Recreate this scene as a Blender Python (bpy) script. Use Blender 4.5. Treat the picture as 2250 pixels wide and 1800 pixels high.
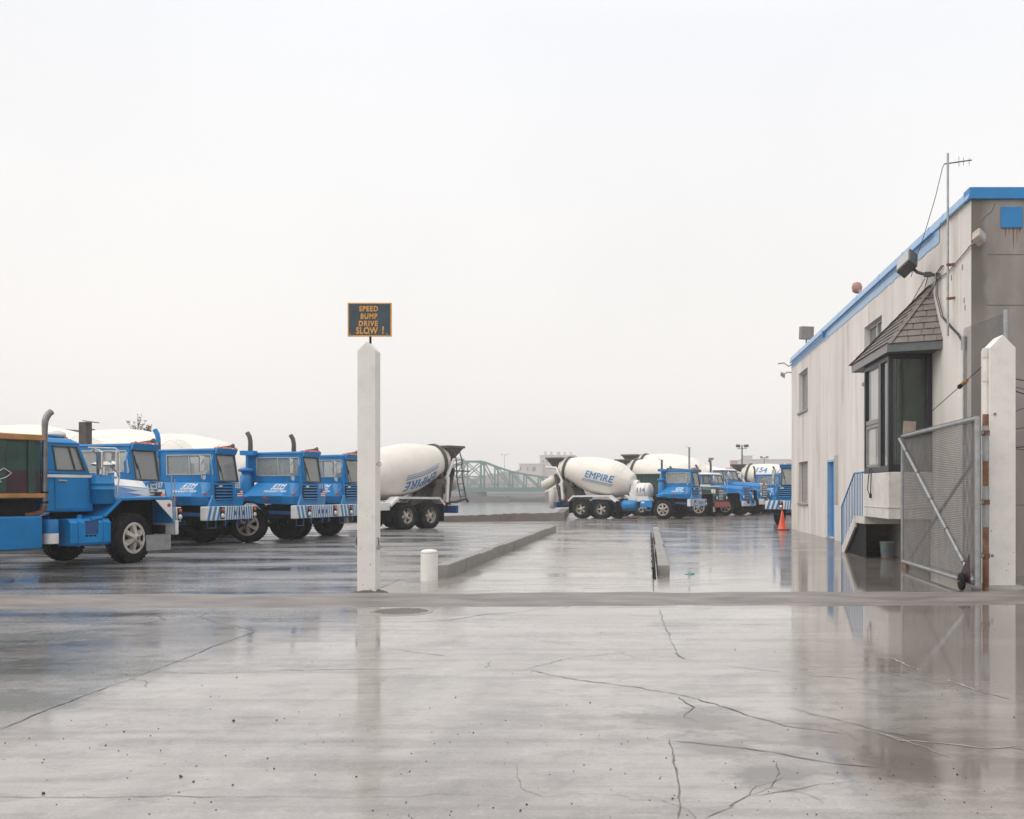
import bpy, bmesh, math, random
from mathutils import Vector, Matrix, Euler, noise
random.seed(7)
R = math.radians
for o in list(bpy.data.objects): bpy.data.objects.remove(o)
SC = bpy.context.scene; COL = SC.collection
# ------------------------------------------------------------------ camera
F = 2200.0; CX, CY, H = 1425.0, 1080.0, 1.57      # focal length, principal point (photo px), eye height
cam = bpy.data.cameras.new('camera'); co = bpy.data.objects.new('camera', cam); COL.objects.link(co)
co.location = (0, 0, H); co.rotation_euler = (R(90), 0, 0)
cam.sensor_width = 36; cam.lens = 36*F/2250; cam.clip_end = 3000; cam.clip_start = 0.05
cam.shift_x = -(CX-1125)/2250; cam.shift_y = (CY-900)/2250
SC.camera = co
# ------------------------------------------------------------------ sky + sun
w = bpy.data.worlds.new('World'); SC.world = w; w.use_nodes = True
nt = w.node_tree; N = nt.nodes; L = nt.links; N.clear()
out = N.new('ShaderNodeOutputWorld'); bg = N.new('ShaderNodeBackground'); bg.inputs[1].default_value = 0.1
sky = N.new('ShaderNodeTexSky'); sky.sky_type = 'NISHITA'; sky.sun_disc = False
sky.sun_elevation = R(48); sky.sun_rotation = R(242); sky.air_density = 2; sky.dust_density = 6
tc = N.new('ShaderNodeTexCoord'); sep = N.new('ShaderNodeSeparateXYZ'); L.new(tc.outputs['Generated'], sep.inputs[0])
rp = N.new('ShaderNodeValToRGB'); L.new(sep.outputs[2], rp.inputs[0])
e = rp.color_ramp.elements
e[0].position = 0.0; e[0].color = (.685, .655, .630, 1); e[1].position = 1.0; e[1].color = (1, 1, 1, 1)
m_ = e.new(.2); m_.color = (.660, .642, .630, 1); m_ = e.new(.42); m_.color = (.628, .632, .650, 1)
nz = N.new('ShaderNodeTexNoise'); nz.inputs['Scale'].default_value = 2.2; nz.inputs['Detail'].default_value = 3
L.new(tc.outputs['Generated'], nz.inputs['Vector'])
mr = N.new('ShaderNodeMapRange'); mr.inputs[3].default_value = 11.4; mr.inputs[4].default_value = 13.6
L.new(nz.outputs[0], mr.inputs[0])
mul = N.new('ShaderNodeVectorMath'); mul.operation = 'SCALE'; L.new(rp.outputs[0], mul.inputs[0]); L.new(mr.outputs[0], mul.inputs['Scale'])
mx = N.new('ShaderNodeMixRGB'); mx.inputs[0].default_value = .93
L.new(sky.outputs[0], mx.inputs[1]); L.new(mul.outputs[0], mx.inputs[2])
L.new(mx.outputs[0], bg.inputs[0]); L.new(bg.outputs[0], out.inputs[0])
sd = bpy.data.lights.new('sun', 'SUN'); sd.energy = 0.9; sd.angle = R(50); sd.color = (1, .97, .93)
so = bpy.data.objects.new('sun', sd); COL.objects.link(so); so.rotation_euler = (R(42), 0, R(-62))
so.location = (-20, -10, 40)
SC.view_settings.view_transform = 'Standard'; SC.view_settings.look = 'None'
SC.view_settings.gamma = 1; SC.view_settings.exposure = 0.33; SC.view_settings.use_curve_mapping = False
SC.render.engine = 'CYCLES'
SC.cycles.max_bounces = 10; SC.cycles.volume_bounces = 6; SC.cycles.transparent_max_bounces = 24
SC.cycles.caustics_reflective = False; SC.cycles.caustics_refractive = False

# ------------------------------------------------------------------ helpers
def gp(px, py, z=0):                    # photo pixel -> point on the horizontal plane z
    s = (py-CY)/(H-z); return Vector(((px-CX)/s, F/s, z))
def at(px, py, Y):                      # photo pixel -> point at depth Y
    return Vector(((px-CX)*Y/F, Y, H+(CY-py)*Y/F))

class MB:
    def __init__(s): s.v = []; s.f = []; s.m = []; s.s = []
    def add(s, vs, fs, mi=0, sm=False):
        b = len(s.v); s.v += [tuple(v) for v in vs]
        for f in fs: s.f.append([b+i for i in f]); s.m.append(mi); s.s.append(sm)
        return s
    def box(s, c, d, mi=0, rot=None):
        c = Vector(c); q = Euler(rot).to_matrix() if rot else None; vs = []
        for x in (-.5, .5):
            for y in (-.5, .5):
                for z in (-.5, .5):
                    p = Vector((x*d[0], y*d[1], z*d[2])); vs.append(c+(q@p if q else p))
        return s.hexa(vs, mi)
    def bb(s, x0, x1, y0, y1, z0, z1, mi=0):
        return s.box(((x0+x1)/2, (y0+y1)/2, (z0+z1)/2), (abs(x1-x0), abs(y1-y0), abs(z1-z0)), mi)
    def hexa(s, vs, mi=0):              # order: xyz bits 000,001,010,011,100,101,110,111
        return s.add(vs, [(0, 1, 3, 2), (4, 6, 7, 5), (0, 4, 5, 1), (2, 3, 7, 6), (0, 2, 6, 4), (1, 5, 7, 3)], mi)
    def beam(s, p, q, a, b, mi=0, up=(0, 0, 1)):     # rectangular bar a wide, b high
        p = Vector(p); q = Vector(q); d = (q-p).normalized(); u = Vector(up)
        if abs(d.dot(u)) > .98: u = Vector((0, 1, 0))
        x = d.cross(u).normalized()*a/2; z = x.cross(d).normalized()*b/2
        vs = []
        for e in (p, q):
            for i in (-1, 1):
                for k in (-1, 1): vs.append(e+x*i+z*k)
        return s.hexa(vs, mi)
    def tube(s, p, q, r, r2=None, n=10, mi=0, caps=True):
        p = Vector(p); q = Vector(q); r2 = r if r2 is None else r2
        return s.lathe([(0, r), ((q-p).length, r2)], p, q-p, n, mi, caps)
    def lathe(s, prof, o, ax, n=16, mi=0, caps=True, sm=True, ph0=0, ph1=2*math.pi):
        o = Vector(o); ax = Vector(ax).normalized(); u = Vector((0, 0, 1))
        if abs(ax.dot(u)) > .95: u = Vector((0, 1, 0))
        a = u.cross(ax).normalized(); b = ax.cross(a); full = abs(ph1-ph0-2*math.pi) < 1e-4
        k = n if full else n+1; vs = []; fs = []
        for t, r in prof:
            for i in range(k):
                g = ph0+(ph1-ph0)*i/n; vs.append(o+ax*t+a*r*math.cos(g)+b*r*math.sin(g))
        for j in range(len(prof)-1):
            for i in range(n):
                i2 = (i+1) % k if full else i+1
                fs.append((j*k+i, j*k+i2, (j+1)*k+i2, (j+1)*k+i))
        s.add(vs, fs, mi, sm)
        if caps and full:
            m = len(prof)-1
            s.add(vs[:k], [tuple(range(k))[::-1]], mi); s.add(vs[m*k:], [tuple(range(k))], mi)
        return s
    def path(s, pts, r, n=8, mi=0):
        pts = [Vector(p) for p in pts]; vs = []; fs = []; pa = None
        for i, p in enumerate(pts):
            d = (pts[min(i+1, len(pts)-1)]-pts[max(i-1, 0)]).normalized()
            if pa is None:
                u = Vector((0, 0, 1)) if abs(d.z) < .9 else Vector((0, 1, 0)); pa = u.cross(d).normalized()
            a = (pa-d*pa.dot(d)).normalized(); pa = a; b = d.cross(a)
            rr = r[i] if isinstance(r, (list, tuple)) else r
            for k in range(n):
                g = 2*math.pi*k/n; vs.append(p+a*rr*math.cos(g)+b*rr*math.sin(g))
        for i in range(len(pts)-1):
            for k in range(n):
                k2 = (k+1) % n; fs.append((i*n+k, i*n+k2, (i+1)*n+k2, (i+1)*n+k))
        s.add(vs, fs, mi, True)
        m = len(pts)-1
        s.add(vs[:n], [tuple(range(n))[::-1]], mi); s.add(vs[m*n:], [tuple(range(n))], mi)
        return s
    def prism(s, poly, fn, t0, t1, mi=0):            # poly (a,b) list; fn(a,b,t)->point
        n = len(poly); vs = [fn(a, b, t0) for a, b in poly]+[fn(a, b, t1) for a, b in poly]
        fs = [tuple(range(n))[::-1], tuple(range(n, 2*n))]+[(i, (i+1) % n, n+(i+1) % n, n+i) for i in range(n)]
        return s.add(vs, fs, mi)
    def frame(s, q, hole, th, mi=0):                 # quad wall with a rectangular hole, q = 4 corners ccw from low left
        q = [Vector(p) for p in q]; nrm = (q[1]-q[0]).cross(q[3]-q[0]).normalized()*th
        P = lambda u, v: (q[0]*(1-u)+q[1]*u)*(1-v)+(q[3]*(1-u)+q[2]*u)*v
        u0, v0, u1, v1 = hole
        for (a, b, c, d) in ((0, 0, 1, v0), (0, v1, 1, 1), (0, v0, u0, v1), (u1, v0, 1, v1)):
            if c-a < 1e-4 or d-b < 1e-4: continue
            f = [P(a, b), P(a, d), P(c, b), P(c, d)]
            s.hexa([f[0]-nrm, f[1]-nrm, f[2]-nrm, f[3]-nrm]+f, mi)
        return [P(u0, v0), P(u1, v0), P(u1, v1), P(u0, v1)], nrm
    def pane(s, c, nrm, th=.006, off=.5, grow=.004, mi=0):
        m = sum(c, Vector())/4; c = [m+(p-m)*(1+grow) for p in c]
        a = [p-nrm*off for p in c]; b = [p-nrm*off-nrm.normalized()*th for p in c]
        return s.hexa([b[0], b[3], b[1], b[2], a[0], a[3], a[1], a[2]], mi)
    def mesh(s, name):
        me = bpy.data.meshes.new(name); me.from_pydata(s.v, [], s.f); me.update()
        bm = bmesh.new(); bm.from_mesh(me); bmesh.ops.recalc_face_normals(bm, faces=bm.faces); bm.to_mesh(me); bm.free()
        me.polygons.foreach_set('material_index', s.m); me.polygons.foreach_set('use_smooth', s.s); me.update()
        return me
    def build(s, name, mats, parent=None, bevel=0, loc=None, seg=1, rot=None):
        return link(name, s.mesh(name), mats, parent, bevel, loc, seg, rot)

def link(name, me, mats, parent=None, bevel=0, loc=None, seg=1, rot=None):
    if not isinstance(mats, (list, tuple)): mats = [mats]
    if not me.materials:
        for m in mats: me.materials.append(m)
    o = bpy.data.objects.new(name, me); COL.objects.link(o)
    if parent: o.parent = parent
    if loc: o.location = loc
    if rot: o.rotation_euler = rot
    if bevel:
        b = o.modifiers.new('bevel', 'BEVEL'); b.width = bevel; b.segments = seg; b.limit_method = 'ANGLE'; b.angle_limit = R(40)
        b.harden_normals = False
    return o
def tag(o, label=None, cat=None, group=None, kind=None):
    if label: o['label'] = label
    if cat: o['category'] = cat
    if group: o['group'] = group
    if kind: o['kind'] = kind
    return o
def empty(name, loc=(0, 0, 0), rot=(0, 0, 0)):
    o = bpy.data.objects.new(name, None); COL.objects.link(o); o.location = loc; o.rotation_euler = rot
    o.empty_display_size = .2; return o
CACHE = {}
def cached(key, fn):
    if key not in CACHE: CACHE[key] = fn()
    return CACHE[key]
def text_mesh(txt, size, shear=0, offset=0, space=1, align='CENTER'):   # flat mesh (x,y) of a text
    c = bpy.data.curves.new('txt', 'FONT'); c.body = txt; c.size = size; c.shear = shear; c.offset = offset
    c.space_character = space; c.align_x = align; c.align_y = 'CENTER'; c.resolution_u = 3
    o = bpy.data.objects.new('txt', c); COL.objects.link(o)
    dg = bpy.context.evaluated_depsgraph_get(); dg.update()
    me = bpy.data.meshes.new_from_object(o.evaluated_get(dg))
    vs = [tuple(v.co) for v in me.vertices]; fs = [tuple(p.vertices) for p in me.polygons]
    bpy.data.objects.remove(o); bpy.data.curves.remove(c); bpy.data.meshes.remove(me)
    return vs, fs
def bold(vs, fs, d):                    # thicken by overlaying shifted copies, each a hair above the last (third value = lift)
    V = []; Fs = []
    for k, (dx, dy) in enumerate(((0, 0), (-d, 0), (d, 0), (0, d*.7), (0, -d*.7))):
        b = len(V); V += [(v[0]+dx, v[1]+dy, k*.0012) for v in vs]; Fs += [tuple(b+i for i in f) for f in fs]
    return V, Fs
def fine(vs, fs, ml, lv=3):
    me = bpy.data.meshes.new('t'); me.from_pydata(vs, [], fs); bm = bmesh.new(); bm.from_mesh(me); bpy.data.meshes.remove(me)
    bmesh.ops.triangulate(bm, faces=bm.faces)
    for _ in range(lv):
        lg = [e for e in bm.edges if e.calc_length() > ml]
        if not lg: break
        bmesh.ops.subdivide_edges(bm, edges=lg, cuts=1); bmesh.ops.triangulate(bm, faces=[f for f in bm.faces if len(f.verts) > 3])
    bm.verts.index_update(); V = [tuple(v.co) for v in bm.verts]; Fs = [tuple(v.index for v in f.verts) for f in bm.faces]; bm.free(); return V, Fs
def lettering(name, lines, fn, mat, parent, thick=None):
    """lines: (text,size,cx,cy,shear,offset[,space]); fn(a,b)->point on the surface; joins the lines of one inscription"""
    mb = MB()
    for ln in lines:
        vs, fs = text_mesh(ln[0], ln[1], ln[4], ln[5], ln[6] if len(ln) > 6 else 1)
        mb.add([fn(v[0]+ln[2], v[1]+ln[3]) for v in vs], fs)
    return mb.build(name, mat, parent)

# ------------------------------------------------------------------ materials
def mat(name, col, rough=.5, metal=0, var=.12, scale=6, dirt=None, damt=.35, dscale=2.5, stretch=(1, 1, 1), bump=0, bscale=60,
        coat=0, spec=.5, rvar=.1, detail=5, patch=False):
    m = bpy.data.materials.new(name); m.use_nodes = True; nt = m.node_tree; N = nt.nodes; L = nt.links
    b = N['Principled BSDF']; b.inputs['Roughness'].default_value = rough; b.inputs['Metallic'].default_value = metal
    b.inputs['Coat Weight'].default_value = coat; b.inputs['Coat Roughness'].default_value = .12
    b.inputs['Specular IOR Level'].default_value = spec
    tc = N.new('ShaderNodeTexCoord'); mp = N.new('ShaderNodeMapping'); mp.inputs['Scale'].default_value = stretch
    L.new(tc.outputs['Object'], mp.inputs[0])
    n1 = N.new('ShaderNodeTexNoise'); n1.inputs['Scale'].default_value = scale; n1.inputs['Detail'].default_value = detail
    L.new(mp.outputs[0], n1.inputs['Vector'])
    mr = N.new('ShaderNodeMapRange'); mr.inputs[1].default_value = .3; mr.inputs[2].default_value = .7
    mr.inputs[3].default_value = 1-var; mr.inputs[4].default_value = 1+var; L.new(n1.outputs[0], mr.inputs[0])
    vm = N.new('ShaderNodeVectorMath'); vm.operation = 'SCALE'; vm.inputs[0].default_value = col[:3]; L.new(mr.outputs[0], vm.inputs['Scale'])
    cur = vm.outputs[0]
    if dirt:
        n2 = N.new('ShaderNodeTexNoise'); n2.inputs['Scale'].default_value = dscale; n2.inputs['Detail'].default_value = 8
        n2.inputs['Roughness'].default_value = .65; L.new(mp.outputs[0], n2.inputs['Vector'])
        r2 = N.new('ShaderNodeMapRange'); r2.inputs[1].default_value = .48; r2.inputs[2].default_value = .72
        r2.inputs[3].default_value = 0; r2.inputs[4].default_value = damt; L.new(n2.outputs[0], r2.inputs[0])
        if patch:                        # dirt comes in irregular patches, not everywhere
            n4 = N.new('ShaderNodeTexNoise'); n4.inputs['Scale'].default_value = .55; n4.inputs['Detail'].default_value = 6; L.new(tc.outputs['Object'], n4.inputs['Vector'])
            r4 = N.new('ShaderNodeMapRange'); r4.inputs[1].default_value = .38; r4.inputs[2].default_value = .66; L.new(n4.outputs[0], r4.inputs[0])
            m4 = N.new('ShaderNodeMath'); m4.operation = 'MULTIPLY'; L.new(r2.outputs[0], m4.inputs[0]); L.new(r4.outputs[0], m4.inputs[1]); r2 = m4
        mx = N.new('ShaderNodeMixRGB'); L.new(r2.outputs[0], mx.inputs[0]); L.new(cur, mx.inputs[1]); mx.inputs[2].default_value = (*dirt, 1)
        cur = mx.outputs[0]
    L.new(cur, b.inputs['Base Color'])
    rr = N.new('ShaderNodeMapRange'); rr.inputs[3].default_value = max(0.02, rough-rvar); rr.inputs[4].default_value = min(1, rough+rvar)
    L.new(n1.outputs[0], rr.inputs[0]); L.new(rr.outputs[0], b.inputs['Roughness'])
    if bump:
        n3 = N.new('ShaderNodeTexNoise'); n3.inputs['Scale'].default_value = bscale; n3.inputs['Detail'].default_value = 4
        L.new(tc.outputs['Object'], n3.inputs['Vector'])
        bp = N.new('ShaderNodeBump'); bp.inputs['Strength'].default_value = bump; bp.inputs['Distance'].default_value = .01
        L.new(n3.outputs[0], bp.inputs['Height']); L.new(bp.outputs[0], b.inputs['Normal'])
    return m
def glassmat(name, tint=(.8, .86, .85), op=.25, col=(.05, .06, .06)):
    m = bpy.data.materials.new(name); m.use_nodes = True; nt = m.node_tree; N = nt.nodes; L = nt.links; N.clear()
    o = N.new('ShaderNodeOutputMaterial'); t = N.new('ShaderNodeBsdfTransparent'); t.inputs[0].default_value = (*tint, 1)
    g = N.new('ShaderNodeBsdfGlossy'); g.inputs[1].default_value = .04; d = N.new('ShaderNodeBsdfDiffuse'); d.inputs[0].default_value = (*col, 1)
    a = N.new('ShaderNodeMixShader'); a.inputs[0].default_value = op; L.new(t.outputs[0], a.inputs[1]); L.new(d.outputs[0], a.inputs[2])
    f = N.new('ShaderNodeFresnel'); f.inputs[0].default_value = 1.5
    b = N.new('ShaderNodeMixShader'); L.new(f.outputs[0], b.inputs[0]); L.new(a.outputs[0], b.inputs[1]); L.new(g.outputs[0], b.inputs[2])
    L.new(b.outputs[0], o.inputs[0]); return m
M = {}
M['blue'] = mat('blue_paint', (.0005, .20, .50), .36, var=.16, scale=1.4, dirt=(.055, .20, .36), damt=.5, dscale=6, coat=.06, rvar=.14, spec=.35)
M['blue2'] = mat('chassis_blue_paint', (.008, .075, .23), .45, var=.2, scale=3, dirt=(.05, .06, .07), damt=.5)
M['bluesheen'] = mat('pale_blue_sky_sheen', (.22, .40, .63), .36, var=.12, scale=2.5, dirt=(.30, .45, .62), damt=.6, dscale=1.5, coat=.2)  # paler blue: sky sheen of side coping and hood put into the colour
M['bluewall'] = mat('blue_trim_paint', (.006, .19, .47), .4, var=.10, scale=3, dirt=(.05, .22, .45), damt=.3)
M['cream'] = mat('cream_drum_paint', (.78, .725, .65), .42, var=.06, scale=1.2, dirt=(.52, .45, .37), damt=.35, dscale=2.4, coat=.15)
M['white'] = mat('white_truck_paint', (.78, .765, .735), .42, var=.05, scale=2, dirt=(.45, .42, .38), damt=.4)
M['offwhite'] = mat('bumper_white_paint', (.74, .73, .70), .45, var=.06, scale=3, dirt=(.4, .38, .35), damt=.35, dscale=5)
M['tyre'] = mat('tyre_rubber', (.013, .013, .015), .75, var=.3, scale=4, dirt=(.055, .051, .048), damt=.6, dscale=4, bump=.3, bscale=40, spec=.12)
M['rim'] = mat('rim_cream_paint', (.50, .46, .40), .5, var=.15, scale=6, dirt=(.16, .13, .10), damt=.7, dscale=8)
M['dark'] = mat('dark_steel', (.016, .016, .018), .65, var=.3, scale=5, dirt=(.05, .044, .038), damt=.5, spec=.15)
M['black'] = mat('black_paint', (.009, .009, .012), .6, var=.3, scale=4, spec=.15)
M['grime'] = mat('cement_caked_steel', (.095, .084, .074), .75, var=.3, scale=5, dirt=(.04, .035, .03), damt=.8, dscale=5, bump=.5, bscale=25)
M['exh'] = mat('weathered_exhaust_steel', (.20, .20, .20), .33, .8, var=.3, scale=3, dirt=(.10, .07, .05), damt=.6)
M['stack'] = mat('sooty_exhaust_steel', (.10, .095, .09), .42, .6, var=.3, scale=4, dirt=(.13, .07, .035), damt=.6)
M['chrome'] = mat('dull_chrome', (.62, .62, .61), .22, .9, var=.1, scale=6)
M['galv'] = mat('galvanised_steel', (.36, .37, .38), .45, .65, var=.15, scale=7, dirt=(.22, .17, .13), damt=.45, dscale=6)
M['rust'] = mat('rusty_steel', (.20, .085, .045), .8, .1, var=.3, scale=8, dirt=(.33, .30, .27), damt=.7, dscale=5, bump=.4)
M['alu'] = mat('window_aluminium', (.50, .50, .49), .4, .4, var=.08)
M['seal'] = mat('rubber_seal', (.05, .05, .052), .6)
M['orange'] = mat('orange_marker_lens', (.62, .11, .03), .3)
M['red'] = mat('red_lens', (.45, .03, .025), .3)
M['lamp'] = mat('headlamp_glass', (.78, .78, .76), .12, .2)
M['lint'] = mat('lettering_white', (.80, .80, .80), .5, var=.05)
M['lblue'] = mat('lettering_blue', (.012, .20, .47), .5, var=.12, dirt=(.3, .4, .5), damt=.3, dscale=8)
M['flagred'] = mat('flag_red', (.55, .06, .05), .5); M['flagblue'] = mat('flag_blue', (.03, .05, .25), .5)
M['green'] = mat('dark_green_paint', (.018, .055, .045), .45, var=.25, scale=3, dirt=(.06, .09, .08), damt=.5)
M['maroon'] = mat('maroon_paint', (.045, .014, .022), .5, var=.3, scale=3, dirt=(.02, .05, .045), damt=.5)
M['ochre'] = mat('ochre_paint', (.42, .20, .065), .6, var=.2, scale=4, dirt=(.14, .08, .05), damt=.5)
M['redpaint'] = mat('red_bumper_paint', (.36, .05, .045), .5, var=.2, dirt=(.2, .1, .09), damt=.5)
M['glass'] = glassmat('cab_glass', (.93, .96, .95), .27, (.82, .85, .82))
M['seat'] = mat('cab_interior', (.05, .055, .06), .7)
M['stucco'] = mat('pale_stucco', (.70, .655, .61), .9, var=.13, scale=1.1, dirt=(.36, .318, .275), damt=1.0, dscale=1.9, stretch=(1, 1, .10), bump=.6, bscale=22, detail=9, patch=True)
M['stucco2'] = mat('bay_stucco', (.66, .63, .59), .85, var=.08, scale=3, dirt=(.42, .36, .30), damt=.55, dscale=2.5, bump=.6, bscale=24)
M['concrete'] = mat('bare_grey_concrete', (.40, .375, .355), .85, var=.14, scale=1.6, dirt=(.29, .27, .24), damt=.6, dscale=1.1, stretch=(1, 1, .45), bump=.35, bscale=30)
M['mould'] = mat('mouldy_concrete_stain', (.15, .145, .105), .9, var=.25, scale=2, dirt=(.22, .21, .17), damt=.5)
M['seawall'] = mat('muddy_sea_wall', (.20, .168, .148), .8, var=.2, scale=1.5, dirt=(.30, .27, .25), damt=.6, dscale=1.2, bump=.5, bscale=20)
M['kerb'] = mat('kerb_concrete', (.28, .263, .245), .7, var=.15, scale=3, dirt=(.20, .19, .17), damt=.6, bump=.4, bscale=40)
M['post'] = mat('post_white_paint', (.76, .725, .685), .6, var=.05, scale=2, dirt=(.40, .35, .30), damt=.22, dscale=5, bump=.15, bscale=60)
M['shingle'] = mat('grey_brown_shingle', (.20, .178, .165), .9, var=.18, scale=5, bump=.6, bscale=120)
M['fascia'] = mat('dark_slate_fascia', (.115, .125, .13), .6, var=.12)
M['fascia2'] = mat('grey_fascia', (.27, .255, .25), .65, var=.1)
M['bronze'] = mat('dark_bronze_frame', (.020, .018, .026), .4, var=.2)
M['darkglass'] = mat('bay_window_glass', (.035, .055, .043), .05, var=.4, scale=1.2, rvar=.02, spec=.6)
M['greyglass'] = mat('pale_grey_glass', (.36, .35, .335), .12, var=.06, scale=2, rvar=.03)  # even pale grey for bay panes and lamp lenses
M['winglass'] = mat('window_glass', (.12, .125, .125), .06, var=.3, scale=1.5, rvar=.02, spec=.7)
M['board'] = mat('grey_window_board', (.30, .28, .27), .6, var=.1)
M['card'] = mat('cardboard', (.36, .29, .24), .9)
M['conepl'] = mat('orange_cone_plastic', (.78, .085, .03), .45, var=.1, dirt=(.35, .12, .07), damt=.4, dscale=9)
M['signbg'] = mat('sign_slate_paint', (.032, .055, .075), .55, var=.2, scale=5, dirt=(.07, .09, .11), damt=.5)
M['signor'] = mat('sign_orange_paint', (.66, .31, .045), .55, var=.12, scale=8)
M['bridge'] = mat('bridge_green_paint', (.065, .185, .165), .6, var=.12)
M['bank'] = mat('far_bank', (.13, .11, .115), .9, var=.35, scale=.08)
M['farwall'] = mat('far_pale_wall', (.58, .53, .50), .9, var=.06, scale=.3)
M['farwood'] = mat('far_woods', (.17, .15, .145), .9, var=.4, scale=.2)
M['twig'] = mat('bare_shrub', (.08, .075, .06), .9)
M['crack'] = mat('crack_dark', (.135, .122, .11), .6, var=.4, scale=8)
M['pebble'] = mat('pebble_dark', (.05, .045, .04), .8, var=.5)
M['asphalt'] = mat('speed_bump_asphalt', (.18, .157, .145), .45, var=.35, scale=2.5, dirt=(.09, .079, .072), damt=.85, dscale=1.8, stretch=(.5, 2, 1), bump=.6, bscale=60, detail=9)
M['wire'] = mat('weathered_wire', (.15, .14, .135), .5, .35, var=.25, scale=5)
M['pvc'] = mat('white_pvc', (.70, .68, .64), .45)
M['cable'] = mat('black_cable', (.03, .03, .032), .5)
M['iron'] = mat('cast_iron', (.22, .205, .19), .5, .3, var=.25, scale=12)
M['lampbox'] = mat('floodlight_housing', (.065, .07, .067), .5, var=.15)
M['tan'] = mat('beige_lamp_paint', (.40, .34, .29), .6)
M['taupe'] = mat('taupe_steel_box', (.24, .215, .195), .6)
M['teal'] = mat('teal_litter', (.03, .42, .36), .5)

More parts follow.
